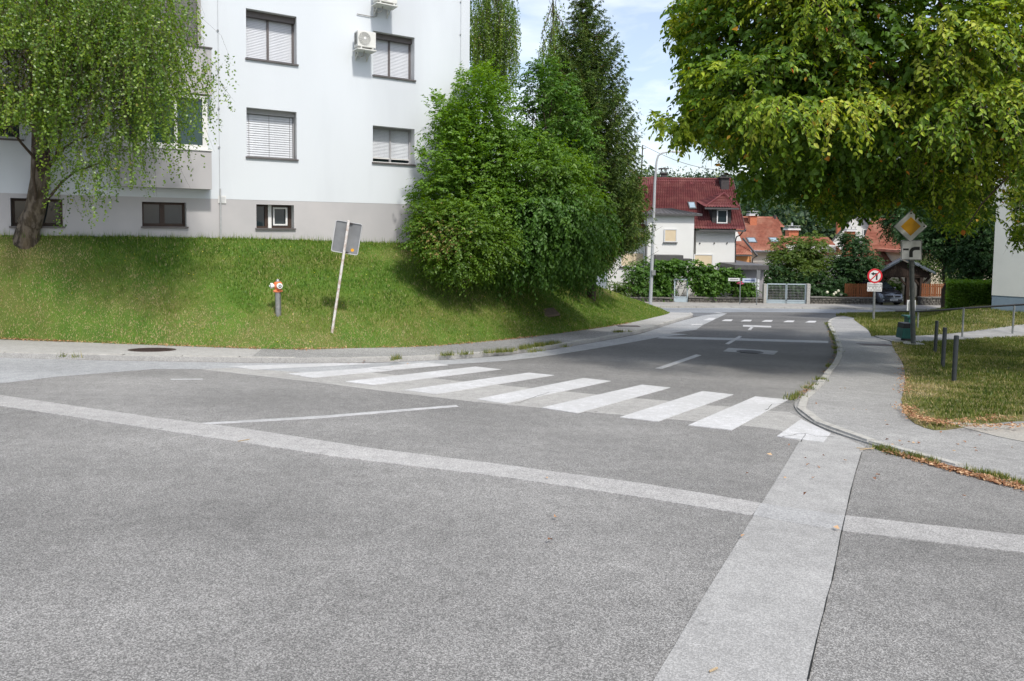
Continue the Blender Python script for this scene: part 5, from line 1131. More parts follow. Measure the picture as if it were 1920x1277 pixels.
MB().hexa([(-.62, .60, .93), (.62, .60, .93), (.70, 1.0, 1.05), (-.70, 1.0, 1.05)], [(-.62, .12, .78), (.62, .12, .78), (.78, .5, .95), (-.78, .5, .95)]).build('bonnet', m_card, car)
MB().box((0, -.015, .64), (1.0, .06, .12)).build('grille', m_card, car, bevel=.02)
e_ = plate([(0, .085), (.055, 0), (0, -.085), (-.055, 0)], (0, -.05, .66), facing(0), 0, .02).build('emblem', m_galv, car)
ringpl(.0001+.13, .17, .01, .02, (0, -.07, .66), facing(0), 0, .004, m_galv, 'emblem_rim', car)
for s in (-1, 1):
    hl = MB(); hl.hexa([(s*.50, .02, .62), (s*.80, .22, .66), (s*.80, .28, .78), (s*.52, .08, .72)], [(s*.50, .12, .62), (s*.80, .34, .66), (s*.80, .34, .78), (s*.52, .16, .72)]); hl.build('headlight', M('headlight', (.7, .72, .75), rough=.08, spec=1.), car)
    fl = MB(); fl.box((s*.62, .02, .40), (.16, .06, .08)); fl.build('fog_light', m_galv, car, bevel=.015)
    mi = MB(); mi.box((s*.98, 1.35, 1.08), (.18, .12, .13)); mi.build('wing_mirror', m_carb, car, bevel=.03)
    for y in (.78, 3.35):
        t = MB(); t.tube([(s*.70, y, .31), (s*.885, y, .31)], .31, 20); wo = t.build('wheel', m_tyre, car); h_2 = MB(); h_2.tube([(s*.886, y, .31), (s*.895, y, .31)], .19, 14); h_2.build('rim', m_galv, wo)
MB().box((0, -.0, .36), (1.25, .10, .22)).build('bumper', m_card, car, bevel=.03)
npl = MB().box((0, -.065, .42), (.52, .02, .11)).build('number_plate', m_swhite, car)
text('lettering', 'LJ MK-218', .085, Vector((0, -.077, .42)), facing(0), m_sblk, car)
car.location = cb; car.rotation_euler = (0, 0, .10); car.scale = (1, 1, 1)
# ================================================================== PLANTS
def leafset(name, base, axis, nrm, Ln, Wd, rnd, mat, parent, quad=False, fold=.12, kind=None):
    side = unit(np.cross(axis, nrm)); nrm = unit(np.cross(side, axis)); Ln = np.asarray(Ln)[:, None]*np.ones((1, 1)); Wd = np.asarray(Wd)[:, None]; n = len(base)
    if quad:
        a = base+axis*Ln*.32+side*Wd*.5+nrm*Wd*fold; b = base+axis*Ln*.70+side*Wd*.34+nrm*Wd*fold-nrm*Ln*.03; t = base+axis*Ln-nrm*Ln*.10
        c = base+axis*Ln*.70-side*Wd*.34+nrm*Wd*fold-nrm*Ln*.03; d = base+axis*Ln*.32-side*Wd*.5+nrm*Wd*fold
        V = np.stack([base, a, b, t, c, d], 1).reshape(-1, 3); i = np.arange(n)*6
        Fc = np.concatenate([np.stack([i, i+1, i+2, i+3], 1), np.stack([i, i+3, i+4, i+5], 1)])
        return npmesh(name, V, Fc, mat, parent, rnd=np.concatenate([rnd, rnd]), kind=kind)
    a = base+axis*Ln*.42+side*Wd*.5+nrm*Wd*fold; t = base+axis*Ln; d = base+axis*Ln*.42-side*Wd*.5+nrm*Wd*fold
    V = np.stack([base, a, t, d], 1).reshape(-1, 3); i = np.arange(n)*4
    Fc = np.concatenate([np.stack([i, i+1, i+2], 1), np.stack([i, i+2, i+3], 1)])
    return npmesh(name, V, Fc, mat, parent, rnd=np.concatenate([rnd, rnd]), kind=kind)
def rdir(rs, n): return unit(rs.normal(size=(n, 3)))
def mok(p, mask, rs, cid=None, amp=14.):
    pr = project(p)
    if cid is not None: j = rs.normal(size=(cid.max()+1, 2))*amp; pr = pr+j[cid]
    return inpoly(pr+rs.normal(size=pr.shape)*amp*.35, mask)
def ell(px, py, rx, ry, d, rd): 
    c = np.array(P(px, py, d)); k = d/F; return c, np.array([rx*k, rd, ry*k])
def foliage(rs, ells, nclump, nspray, cr, slen, nleaf, L, Wd, droop=.6, mask=None, hollow=.55, up=.25, front=0., outw=.8, flat=.62):
    """sprays of leaves gathered in clumps through the outer part of the crown -> base, axis, normal, length, width, clump id, anchors"""
    w_ = np.array([e[1][0]*e[1][2] for e in ells]); ci = rs.choice(len(ells), nclump*3, p=w_/w_.sum())
    dr = rdir(rs, nclump*3)
    if front: dr[:, 1] -= front*rs.random(nclump*3); dr = unit(dr)
    rad = hollow+(1-hollow)*rs.random(nclump*3)**.55
    C = np.array([ells[i][0] for i in ci]); R = np.array([ells[i][1] for i in ci]); cc = C+dr*R*rad[:, None]
    if mask is not None: ok = inpoly(project(cc), mask); cc, dr = cc[ok], dr[ok]
    cc, dr = cc[:nclump], dr[:nclump]; n = len(cc)
    idx = np.repeat(np.arange(n), nspray); m = len(idx)
    off = rdir(rs, m)*rs.random((m, 1))**.5*cr*np.array([1, 1, flat]); an = cc[idx]+off
    d0 = unit(unit(off)*.9+dr[idx]*outw+rdir(rs, m)*.45+np.array([0, 0, up]))
    ln = slen*(.6+.7*rs.random(m))
    if mask is not None:
        tip = an+d0*ln[:, None]*.7; ok = mok(an, mask, rs, idx) & inpoly(project(tip), mask); an, d0, ln, idx = an[ok], d0[ok], ln[ok], idx[ok]; m = len(an)
    t = (np.arange(nleaf)+.6)/nleaf; T = np.tile(t, m)[:, None]; k = np.repeat(np.arange(m), nleaf)
    A, D, LN = an[k], d0[k], ln[k][:, None]
    base = A+D*LN*T+np.array([0, 0, -1.])*LN*droop*T**2
    tan = unit(D+np.array([0, 0, -1.])*2*droop*T); sd = unit(np.cross(tan, np.array([0, 0, 1.])+rs.normal(size=(len(T), 3))*.25))
    sgn = np.where(np.tile(np.arange(nleaf), m) % 2 == 0, 1, -1)[:, None]
    ax = unit(tan*.6+sd*sgn*.85+np.array([0, 0, -1.])*(.25+droop*.5)+rs.normal(size=(len(T), 3))*.28)
    nr = unit(np.array([0, -.15, 1.])+rs.normal(size=(len(T), 3))*.55+D*.35)
    q = len(T); return base, ax, nr, L*(.65+.6*rs.random(q)), Wd*(.65+.6*rs.random(q)), idx[k], k, (an, d0, ln, cc)
def limb(mb, p0, p1, r0, r1, rs, sag=.15, n=7):
    p0, p1 = Vector(p0), Vector(p1); L_ = (p1-p0).length; pts = []
    for i in range(n):
        t = i/(n-1); o = Vector(rs.normal(size=3)*.035*L_*math.sin(PI*t)); pts.append(p0.lerp(p1, t)+o+Vector((0, 0, sag*L_*math.sin(PI*t)*.6)))
    mb.tube(pts, [r0+(r1-r0)*i/(n-1) for i in range(n)], 7)
m_bark = M('brown_bark', (.085, .062, .045), (.05, .038, .028), 9, .95, .9, 30, stretch=(1, 1, .35))
m_bbark = M('birch_bark', (.15, .125, .10), (.035, .028, .022), 11, .95, 1., 26, c3=(.13, .10, .06), s3=2.2, stretch=(1, 1, .4), lo=.42, hi=.58)
m_bbark2 = M('pale_birch_bark', (.5, .48, .45), (.10, .09, .085), 5, .9, .5, 20, stretch=(1, 1, 2.5))
def rndvals(rs, idx, k, base, lo=.0, hi=1., a=.35, b=.35, c=.3):
    ci = rs.random(idx.max()+1)[idx]; sp = rs.random(k.max()+1)[k]; lf = rs.random(len(idx)); return np.clip(lo+(hi-lo)*(a*ci+b*sp+c*lf), 0, 1)
def plant(name, label, cat, ells, nclump, nspray, cr, slen, nleaf, L, Wd, mat, seed, ground, trunks=1, group=None, mask=None, droop=.5, quad=False, hollow=.5, front=0., trunkr=.08, up=.25, nl=14, outw=.8, extra=None):
    rs = np.random.default_rng(seed); gp = Vector(ground)
    t = thing(name, label, cat, gp, group)
    b, ax, nr, Ln, Ww, idx, k, (an, d0, ln, cc) = foliage(rs, ells, nclump, nspray, cr, slen, nleaf, L, Wd, droop, mask, hollow, up, front, outw)
    rv = rndvals(rs, idx, k, b)
    if extra: rv = extra(rs, b, rv)
    leafset('crown', b, ax, nr, Ln, Ww, rv, mat, t, quad)
    tr = MB(); cen = Vector(np.mean([e[0] for e in ells], 0)); low = min(e[0][2]-e[1][2] for e in ells)
    for j in range(trunks):
        o = Vector((rs.normal()*.25, rs.normal()*.25, 0)) if trunks > 1 else Vector((0, 0, 0)); e = gp+o+Vector(((cen.x-gp.x)*.6+o.x*2, (cen.y-gp.y)*.6+o.y*2, (cen.z-gp.z)*.95))
        limb(tr, gp+o*.6+Vector((0, 0, -.15)), e, trunkr, trunkr*.35, rs, 0)
    st_ = gp.lerp(Vector((cen.x, cen.y, cen.z)), .35)
    tr.build('trunk', m_bark, t, smooth=True)
    br = MB()
    for c in cc[rs.permutation(len(cc))[:nl]]: limb(br, st_.lerp(cen, rs.random()*.8), c, trunkr*.4, .012, rs, .08)
    br.build('branches', m_bark, t, smooth=True)
    return t
# ---------------- big box elder on the right
gs = [(0, (.03, .075, .008)), (.3, (.075, .15, .012)), (.5, (.16, .25, .016)), (.75, (.30, .38, .03)), (.955, (.42, .45, .07)), (.972, (.55, .30, .03)), (1, (.42, .13, .03))]
mb_elder = leafmat('box_elder_leaves', gs, .30, .02, .5)
elder_mask = np.array([(1262, -400), (1258, 0), (1246, 30), (1262, 80), (1262, 120), (1272, 150), (1266, 178), (1285, 195), (1270, 212), (1212, 178), (1205, 216), (1222, 246), (1256, 250), (1262, 276), (1276, 296), (1292, 268), (1312, 262), (1338, 300), (1352, 312), (1375, 305), (1385, 340), (1372, 362), (1382, 384), (1420, 392), (1450, 372), (1490, 376), (1520, 402), (1560, 424), (1592, 412), (1615, 400), (1640, 408), (1660, 402), (1672, 388), (1700, 376), (1742, 392), (1760, 424), (1800, 440), (1860, 425), (1866, 335), (1886, 332), (1888, 452), (1935, 460), (2600, 470), (2600, -1500), (1262, -1500)], float)
RE = [ell(1640, 50, 330, 170, 12.4, 2.4), ell(1490, 190, 200, 80, 12.0, 1.7), ell(1600, 330, 240, 110, 17.0, 2.4), ell(1850, 170, 260, 130, 11.8, 2.0), ell(1400, 60, 150, 180, 15, 2.4), ell(1800, 420, 260, 110, 18.5, 2.2), ell(1380, 310, 90, 70, 15.5, 1.5), ell(1720, 290, 200, 90, 14.5, 2.0), ell(2150, 150, 320, 300, 14, 4.0), ell(1800, -250, 500, 260, 14.0, 4.2), ell(1500, -150, 250, 160, 13.5, 2.8), ell(1900, 350, 90, 120, 12.2, 1.0)]
rs = np.random.default_rng(21)
tb = Vector((17.0, 15.6, 0)); tb.z = float(Lr(tb.x, tb.y))+KH
elder = thing('maple_tree', 'large yellow green broadleaf tree overhanging the right pavement', 'tree', tb)
parts = [foliage(rs, RE, 480, 30, .60, .50, 12, .100, .053, .5, elder_mask, .42, .0, .45, 1.0, flat=.30), foliage(rs, [ell(1255, 225, 48, 40, 13, .6), ell(1275, 200, 25, 30, 13.2, .5), ell(1300, 240, 50, 40, 13.5, .8), ell(1272, 90, 20, 90, 14, .8), ell(1295, 160, 30, 40, 14, .7)], 60, 11, .22, .36, 10, .118, .06, .6, elder_mask, .0, .1), foliage(rs, [(c_+np.array([0, 1.0, 0]), r_) for c_, r_ in RE[:8]], 330, 18, .8, .6, 11, .13, .085, .4, elder_mask, .0, .05, 0)]
parts = [(lambda q_, ok: tuple(v[ok] for v in q_[:7])+(q_[7],))(q_, mok(q_[0]+q_[1]*.06, elder_mask, rs, q_[5], 15.)) for q_ in parts]
rv_all = []
for n_, (b, ax, nr, Ln, Ww, idx, k, (an, d0, ln, cc)) in enumerate(parts):
    rv = rndvals(rs, idx, k, b); rv = np.clip(rv*.95+.05, 0, .95); rv = rv*(.45 if n_ == 2 else 1)*np.clip(1.05+.35*lownoise(b[:, [0, 2]], .9, 3), .4, 1.25); rv = np.clip(rv, 0, .95); rv = np.where(rs.random(len(rv)) < .008, .96+.04*rs.random(len(rv)), rv)  # inner leaf values lowered: shade inside the crown put into the leaf colour
    if n_ == 0:
        pj = project(b); dist = np.where((pj[:, 0] > 0) & (pj[:, 0] < 1920) & (pj[:, 1] > 0) & (pj[:, 1] < 640), b[:, 1], 99); near = np.argsort(dist+rs.random(len(dist))*1.2)[:280]
        keep = np.ones(len(b), bool); keep[near] = False
        # the leaves nearest the street, each its own piece
        lm = None
        s_ = unit(np.cross(ax[near], nr[near])); n2 = unit(np.cross(s_, ax[near]))
        for c_i, q in enumerate(near[:280]):
            Lq, Wq = 1.0, .47
            if c_i % 40 == 0:
                V = [(0, 0, 0), (Wq*.5, .32, Wq*.12), (Wq*.34, .7, Wq*.12-.03), (0, 1, -.10), (-Wq*.34, .7, Wq*.12-.03), (-Wq*.5, .32, Wq*.12)]
                me = bpy.data.meshes.new('leaf'); me.from_pydata(V, [], [(0, 1, 2, 3), (0, 3, 4, 5)]); a_ = me.attributes.new('rnd', 'FLOAT', 'FACE'); vv = .35+.08*(c_i//40); a_.data.foreach_set('value', [vv, vv]); me.materials.append(mb_elder); lm = me
            o = bpy.data.objects.new('leaf', lm); COL.objects.link(o); o.parent = elder; o.matrix_parent_inverse = Matrix.Translation(-tb)
            Rm = Matrix([[s_[c_i][r_], ax[q][r_], n2[c_i][r_]] for r_ in range(3)]); o.matrix_basis = Matrix.Translation(b[q]) @ Rm.to_4x4() @ Matrix.Scale(float(Ln[q]), 4)
        b, ax, nr, Ln, Ww, rv = b[keep], ax[keep], nr[keep], Ln[keep], Ww[keep], rv[keep]
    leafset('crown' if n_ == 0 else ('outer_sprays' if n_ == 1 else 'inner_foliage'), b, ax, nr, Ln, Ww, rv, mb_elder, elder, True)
    tw = MB()
    if n_ == 0:
        A = an; E = an+d0*ln[:, None]+np.array([0, 0, -1.])*ln[:, None]*.6; Mi = an+d0*ln[:, None]*.5+np.array([0, 0, -1.])*ln[:, None]*.12
        sdv = unit(np.cross(d0, [0, 0, 1.]))*.004; V = np.stack([A-sdv, A+sdv, Mi-sdv, Mi+sdv, E-sdv*.4, E+sdv*.4], 1).reshape(-1, 3); i = np.arange(len(A))*6
        npmesh('twigs', V, np.concatenate([np.stack([i, i+1, i+3, i+2], 1), np.stack([i+2, i+3, i+5, i+4], 1)]), M('twig', (.11, .10, .05), rough=.9), elder); ccs = cc
tr = MB(); crot = Vector((15.8, 14.9, tb.z+4.6)); tr.tube([tb+Vector((0, 0, -.3)), tb+Vector((-.05, -.05, .5)), tb+Vector((-.5, -.2, 1.8)), crot], [.42, .34, .30, .26], 14); tr.build('trunk', m_bark, elder, smooth=True)
forks = [Vector(e[0]) for i_, e in enumerate(RE[:11]) if i_ not in (2, 4, 5, 6, 7)]; br = MB()
for f in forks:
    limb(br, crot, crot.lerp(f, .9), .11, .03, rs, .16, 9)
for c in ccs[rs.permutation(len(ccs))[:150]]:
    f = min(forks, key=lambda q: (q-Vector(c)).length); limb(br, f.lerp(crot, .25), c, .035, .008, rs, .05, 6)
br.build('branches', m_bark, elder, smooth=True)
# ---------------- birches
bs = [(0, (.035, .085, .012)), (.4, (.09, .175, .018)), (.7, (.18, .28, .03)), (.95, (.30, .38, .06)), (1, (.34, .30, .06))]
m_birch = leafmat('birch_leaves', bs, .42, .035, .4)
def birch(label, base, tops, mask, d0_, d1_, n, Ls, leafL, seed, trunk, group, density=26, keepf=None, wallclip=False, pale=False, spread=.25):
    """hanging strands: tops = list of picture ellipses where strands start"""
    rs = np.random.default_rng(seed); t = thing('birch_tree', label, 'tree', base, group)
    w_ = np.array([a[2]*a[3]*(a[4] if len(a) > 4 else 1) for a in tops], float); tops = [a[:4] for a in tops]; ci = rs.choice(len(tops), n, p=w_/w_.sum()); T = np.array(tops)[ci]
    ang = rs.random(n)*2*PI; r = rs.random(n)**.5; px = T[:, 0]+np.cos(ang)*r*T[:, 2]; py = T[:, 1]+np.sin(ang)*r*T[:, 3]; d = d0_+(d1_-d0_)*rs.random(n)
    # gather strands into bunches
    nb = max(8, n//9); bi = rs.integers(0, nb, n); bx = px[:nb]; by = py[:nb]; bd = d[:nb]; px = px*.35+bx[bi]*.65; py = py*.5+by[bi]*.5; d = d*.35+bd[bi]*.65
    top = np.array([P(a, b_, c) for a, b_, c in zip(px, py, d)]); ln = Ls*(.35+.9*rs.random(n)); dirx = rs.normal(size=(n, 2))*spread
    m = int(density*Ls); tt = np.linspace(0, 1, m); k = np.repeat(np.arange(n), m); TT = np.tile(tt, n)[:, None]
    sway = np.stack([np.sin(TT[:, 0]*4+k)*.03, np.cos(TT[:, 0]*5+k*2)*.03, np.zeros(len(k))], 1)
    b = top[k]+np.stack([dirx[k, 0]*np.sqrt(TT[:, 0]), dirx[k, 1]*np.sqrt(TT[:, 0]), -ln[k]*TT[:, 0]**1.25], 1)+sway
    jit = rs.normal(size=b.shape)*.022; b = b+jit; pr = project(b); ok = inpoly(pr, mask)
    if keepf is not None: ok &= keepf(pr, k, rs)
    if wallclip: ok &= ((b-np.array([W0.x, W0.y, 0])) @ np.array(NV)) > (.75 if False else .12)
    ok &= rs.random(len(b)) < .93
    kk = k[ok]; b = b[ok]; q = len(b); ax = unit(rs.normal(size=(q, 3))*.75+np.array([0, 0, -.8])); nr = unit(rs.normal(size=(q, 3))*.8+np.array([0, -.5, .5]))
    rv = np.clip(.35*rs.random(n)[kk]+.3*rs.random(nb)[bi][kk]+.35*rs.random(q), 0, .97); rv = np.where(rs.random(q) < .006, 1., rv)
    leafset('crown', b, ax, nr, leafL*(.65+.6*rs.random(q)), leafL*.80*(.65+.6*rs.random(q)), rv, m_birch, t, False)
    # strands themselves
    vis = inpoly(project(top), mask) & inpoly(project(top+np.stack([dirx[:, 0]*.8, dirx[:, 1]*.8, -ln*.6], 1)), mask); A = top[vis]; lnv = ln[vis]; dx = dirx[vis]
    if len(A):
        fr = np.array([0, .5, 1.]); P3 = [A+np.stack([dx[:, 0]*f_**.5, dx[:, 1]*f_**.5, -lnv*.7*f_**1.25], 1) for f_ in fr]; s = np.array([.0022 if leafL < .07 else .003, 0, 0]); V = np.stack([P3[0]-s, P3[0]+s, P3[1]-s, P3[1]+s, P3[2]-s*.5, P3[2]+s*.5], 1).reshape(-1, 3); i = np.arange(len(A))*6
        npmesh('hanging_twigs', V, np.concatenate([np.stack([i, i+1, i+3, i+2], 1), np.stack([i+2, i+3, i+5, i+4], 1)]), M('birch_twig', (.07, .045, .035), rough=.9), t)
    tr = MB(); tr.tube([Vector(p) for p, _ in trunk], [r_ for _, r_ in trunk], 14); tr.build('trunk', m_bbark, t, smooth=True)
    br = MB(); tp = [Vector(p) for p, _ in trunk]; okb = inpoly(np.stack([bx, by], 1), mask) & ((bx < 372) | (leafL > .07)); sel = [j for j in rs.permutation(nb) if okb[j]][:60 if leafL < .07 else 22]
    for j in sel:
        e = Vector(P(bx[j], by[j], bd[j])); st = tp[-1].lerp(tp[-2], rs.random()) if rs.random() < .5 else min(tp[2:], key=lambda q_: abs(q_.z-e.z+1.2)) if len(tp) > 3 else tp[-1]
        limb(br, st, e, .035 if leafL < .07 else .02, .006, rs, .18, 8)
    br.build('branches', m_bark, t, smooth=True)
    return t
bm_ = np.array([(-600, -900), (345, -900), (372, 0), (384, 60), (402, 92), (440, 104), (460, 130), (458, 205), (448, 250), (432, 262), (418, 228), (410, 262), (396, 280), (384, 290), (386, 330), (372, 346), (352, 330), (338, 352), (318, 358), (300, 340), (284, 372), (262, 380), (246, 356), (224, 366), (214, 400), (196, 420), (186, 440), (160, 436), (150, 398), (134, 430), (118, 424), (108, 446), (92, 440), (84, 405), (70, 300), (66, 250), (40, 252), (10, 256), (-600, 240)], float)
gB = Vector(bankhit(54, 449)); dB = gB.y; print('birch d', dB)
def bkeep(pr, k, rs):
    # looser towards the left where the facade shows through
    h = np.sin(k*12.9898)*43758.5; h = h-np.floor(h); x, y = pr[:, 0], pr[:, 1]
    gap = ((x > 0) & (x < 62) & (y > 90) & (y < 170)) | ((x > 5) & (x < 66) & (y > 232))
    gap2 = ((x > 130) & (x < 250) & (y > 120) & (y < 300)); gap3 = (x > 372)
    return np.where(gap, h < .18, np.where(gap2, h < .5, np.where(gap3, h < .9, True)))
birch('large weeping birch with a dark rough trunk left of the white block', gB,
    [(170, -60, 240, 130), (60, 60, 110, 120), (230, 90, 130, 90), (300, 40, 80, 90), (150, 230, 80, 50), (290, 190, 70, 40), (425, 112, 30, 10, 9), (370, 150, 40, 40, 1.6), (100, 300, 34, 60), (250, 250, 60, 40, 2.2), (170, 330, 50, 30, 2.2), (-120, 40, 160, 160)],
    bm_, 12.4, 15.8, 3200, 1.35, .056, 31,
    [(gB+Vector((-.12, .15, -.5)), .30), (gB+Vector((-.08, .03, -.06)), .29), (gB+Vector((-.03, 0, .14)), .245), (gB+Vector((.03, 0, .36)), .215), (gB+Vector((.03, 0, .35)), .25), (P(66, 395, dB), .205), (P(76, 335, dB), .195), (P(77, 250, dB-.1), .18), (P(70, 120, dB-.2), .17), (P(68, 20, dB-.4), .17), (P(75, -150, 14.2), .13), (P(90, -450, 14), .06)], 'birch trees around the white block', 30, bkeep, True, spread=.38)
m2 = np.array([(881, -900), (972, -900), (973, 0), (978, 40), (976, 120), (968, 190), (955, 260), (940, 330), (881, 330)], float)
g2 = P(960, 540, 31); g2.z = -2.4
birch('tall weeping birch rising just behind the right corner of the white block', g2, [(930, -40, 45, 60), (925, 50, 48, 50), (945, 100, 34, 60), (920, 150, 45, 60), (850, 40, 60, 120), (960, 20, 16, 60, 2)], m2, 28.5, 32, 800, 2.6, .085, 32,
    [(g2, .2), (g2+Vector((0, 0, 5)), .16), (P(915, 150, 30.5), .12), (P(915, 0, 30.5), .10), (P(915, -200, 30), .05)], 'birch trees around the white block', 16, pale=True, spread=.3)
m3 = np.array([(985, 300), (990, 220), (992, 150), (1000, 110), (1012, 60), (1018, 0), (1016, -80), (1060, -80), (1056, 0), (1064, 40), (1100, 80), (1120, 150), (1110, 300)], float)
g3 = P(1040, 530, 33); g3.z = -3.0
birch('slender weeping birch with sparse top between the corner birch and the dark spruce', g3, [(1040, -20, 18, 30), (1036, 50, 22, 30), (1048, 90, 30, 40), (1030, 150, 38, 40), (1040, 210, 45, 40), (1080, 150, 30, 50)], m3, 31, 34, 800, 1.5, .09, 33,
    [(g3, .16), (g3+Vector((0, 0, 5)), .13), (P(1040, 200, 32.5), .09), (P(1038, 60, 32.5), .05), (P(1036, -30, 32.5), .02)], 'birch trees around the white block', 16, pale=True, spread=.22)
# ---------------- spruce
ms = leafmat('spruce_needles', [(0, (.022, .05, .012)), (.5, (.06, .11, .018)), (.85, (.13, .19, .03)), (1, (.15, .10, .045))], .2, .02, .5)
rs = np.random.default_rng(41); dsp = 27.5; sg = P(1108, 560, dsp); sg.z = -2.55
sp = thing('spruce_tree', 'tall dark green spruce with drooping boughs and a pointed crown', 'tree', sg)
tipz = P(1098, -8, dsp).z; xt = P(1098, 0, dsp).x; xb = P(1110, 500, dsp).x; zlow = P(1110, 478, dsp).z
tr = MB(); tr.tube([Vector((xb, dsp, sg.z-.2)), Vector((xb, dsp, zlow)), Vector(((xb+xt)/2, dsp, (zlow+tipz)/2)), Vector((xt, dsp, tipz))], [.2, .17, .10, .012], 10); tr.build('trunk', m_bark, sp, smooth=True)
B, AX, NR, LN, RV = [], [], [], [], []; bt_ = MB()
nw = 74
for i in range(nw):
    h = (i/(nw-1))**.92; z = zlow+.1+(tipz-zlow-.15)*h; x0 = xb+(xt-xb)*h; rad = (2.45*(1-h)**.60+.10)
    nbh = int(8*(1-h)+5)
    for j in range(nbh):
        a = 2*PI*(j+rs.random()*.8)/nbh+i*1.1; rr = rad*(.85+.4*rs.random()); dr = np.array([math.cos(a), math.sin(a), 0]); p0 = np.array([x0, dsp, z+rs.normal()*.06])
        n_ = max(4, int(rr/.11)); tt = np.linspace(.05, 1, n_)[:, None]
        rise = .35*h; axis_pts = p0+dr*rr*tt+np.array([0, 0, 1.])*rr*(rise*tt-(.42*(1-h)+.10)*np.sin(tt*2.2)*.9+.26*tt**3)
        if rs.random() < .4: bt_.tube([Vector(axis_pts[0]), Vector(axis_pts[n_//2]), Vector(axis_pts[-1])], [.02, .014, .005], 4)
        sd = np.array([-dr[1], dr[0], 0])
        for q in range(n_):
            for s_ in (-1, 1, 0):
                Lt_ = (.42*(1-h)+.16)*(1-.55*tt[q, 0])*(.7+.5*rs.random())*(1.35 if s_ == 0 else 1); tdir = unit((sd*s_*.9+dr*.55+np.array([0, 0, -.35-.5*(1-h) if s_ else -.9*(1-h)-.1])+rs.normal(size=3)*.12)[None])[0]
                nn = 11; u = np.linspace(.05, .95, nn)[:, None]; bb = axis_pts[q]+tdir*Lt_*u; B.append(bb); AX.append(unit(tdir*1.0+rs.normal(size=(nn, 3))*.55)); NR.append(rdir(rs, nn)); LN.append(np.full(nn, .095+.035*(1-h))); RV.append(np.clip(np.full(nn, .15+.5*rs.random())+.35*u[:, 0]*(.3+rs.random()), 0, 1))
B, AX, NR, LN, RV = map(np.concatenate, (B, AX, NR, LN, RV)); print('spruce', len(B))
RV = np.where(rs.random(len(RV)) < .01, 1, np.clip(RV, 0, .93))
smask = np.array([(1085, -60), (1112, -60), (1128, 10), (1146, 50), (1170, 100), (1194, 180), (1198, 260), (1208, 300), (1203, 350), (1220, 400), (1216, 445), (1182, 466), (1150, 476), (1135, 500), (980, 530), (980, 200), (1060, 0)], float)
sid = (np.arange(len(B))//11).astype(int); oks = mok(B, smask, rs, sid, 7.)
B, AX, NR, LN, RV = B[oks], AX[oks], NR[oks], LN[oks], RV[oks]
leafset('crown', B, AX, NR, LN, LN*.27, RV, ms, sp); bt_.build('branches', M('spruce_twig', (.10, .065, .035), rough=.9), sp)
# ---------------- the thicket by the corner
gsA = [(0, (.04, .10, .010)), (.4, (.09, .19, .016)), (.75, (.15, .28, .026)), (1, (.24, .37, .045))]
mA = leafmat('hornbeam_leaves', gsA, .4, .025, .5)
mC = leafmat('dark_broad_leaves', [(0, (.030, .085, .012)), (.5, (.07, .16, .02)), (1, (.13, .25, .035))], .35, .025, .5)
mD = leafmat('light_shrub_leaves', [(0, (.04, .09, .008)), (.5, (.09, .175, .014)), (.92, (.16, .26, .022)), (1, (.36, .19, .10))], .4, .025, .5)
mE = leafmat('bright_leaves', [(0, (.045, .105, .010)), (.5, (.10, .20, .018)), (1, (.19, .31, .035))], .42, .025, .5)
def zat(px, py, d, z=None): p = P(px, py, d); return Vector((p.x, p.y, p.z if z is None else z))
plant('hornbeam_tree', 'leafy hornbeam with upright ragged shoots against the right end of the white facade', 'tree',
    [ell(870, 300, 62, 90, 20.2, 1.1), ell(900, 210, 62, 90, 21.0, 1.1), ell(850, 210, 26, 60, 20.0, .6), ell(815, 210, 22, 45, 19.6, .5), ell(868, 150, 12, 34, 20.0, .3), ell(812, 330, 38, 75, 19.5, .8), ell(930, 360, 70, 90, 20.4, 1.1)],
    400, 12, .34, .42, 9, .100, .058, mA, 51, zat(885, 470, 20.3), 3, 'bushes at the corner of the white block', droop=.25, up=.7, hollow=.25,
    mask=np.array([(868, 112), (876, 128), (884, 120), (930, 100), (955, 150), (985, 200), (1000, 300), (1010, 470), (800, 470), (752, 352), (790, 330), (775, 285), (775, 235), (800, 250), (812, 240), (792, 190), (805, 165), (830, 165), (842, 200), (848, 160), (856, 140), (862, 118)], float))
plant('maple_shrub', 'dense dark green maple with finely cut leaves between the hornbeam and the spruce', 'tree',
    [ell(1030, 245, 72, 115, 23.5, 1.2), ell(990, 330, 70, 110, 22.8, 1.1), ell(1065, 330, 62, 95, 24.0, 1.1), ell(1022, 165, 36, 50, 24, .8)],
    280, 12, .38, .42, 9, .11, .065, mC, 52, zat(1045, 510, 23.5), 2, 'bushes at the corner of the white block', droop=.4, hollow=.4, up=.35)
plant('bright_shrub', 'brighter green round shrub in the middle of the thicket', 'shrub',
    [ell(1000, 330, 90, 75, 20.6, .9), ell(930, 300, 60, 60, 20.3, .8), ell(1060, 370, 70, 70, 21.6, .9), ell(860, 380, 75, 60, 19.3, .8)],
    230, 12, .34, .40, 9, .110, .060, mE, 53, zat(985, 480, 20.8), 2, 'bushes at the corner of the white block', droop=.45, hollow=.45)
plant('dogwood_shrub', 'dark large leaved shrub drooping low over the shaded end of the grass bank', 'shrub',
    [ell(1030, 430, 95, 75, 20.6, 1.0), ell(975, 465, 60, 50, 20.0, .7), ell(1090, 440, 55, 60, 21.8, .8), ell(1000, 395, 80, 40, 20.2, .8), ell(1078, 488, 52, 34, 22.6, .8)],
    280, 12, .34, .42, 9, .115, .068, mC, 54, zat(1000, 515, 20.8), 3, 'bushes at the corner of the white block', droop=.9, hollow=.4, quad=True)
def brownpatch(rs, b, rv):
    pr = project(b); g = np.exp(-((pr[:, 0]-828)/38)**2-((pr[:, 1]-452)/34)**2); return np.where((rs.random(len(rv)) < g*.32), .97, np.clip(rv, 0, .9))
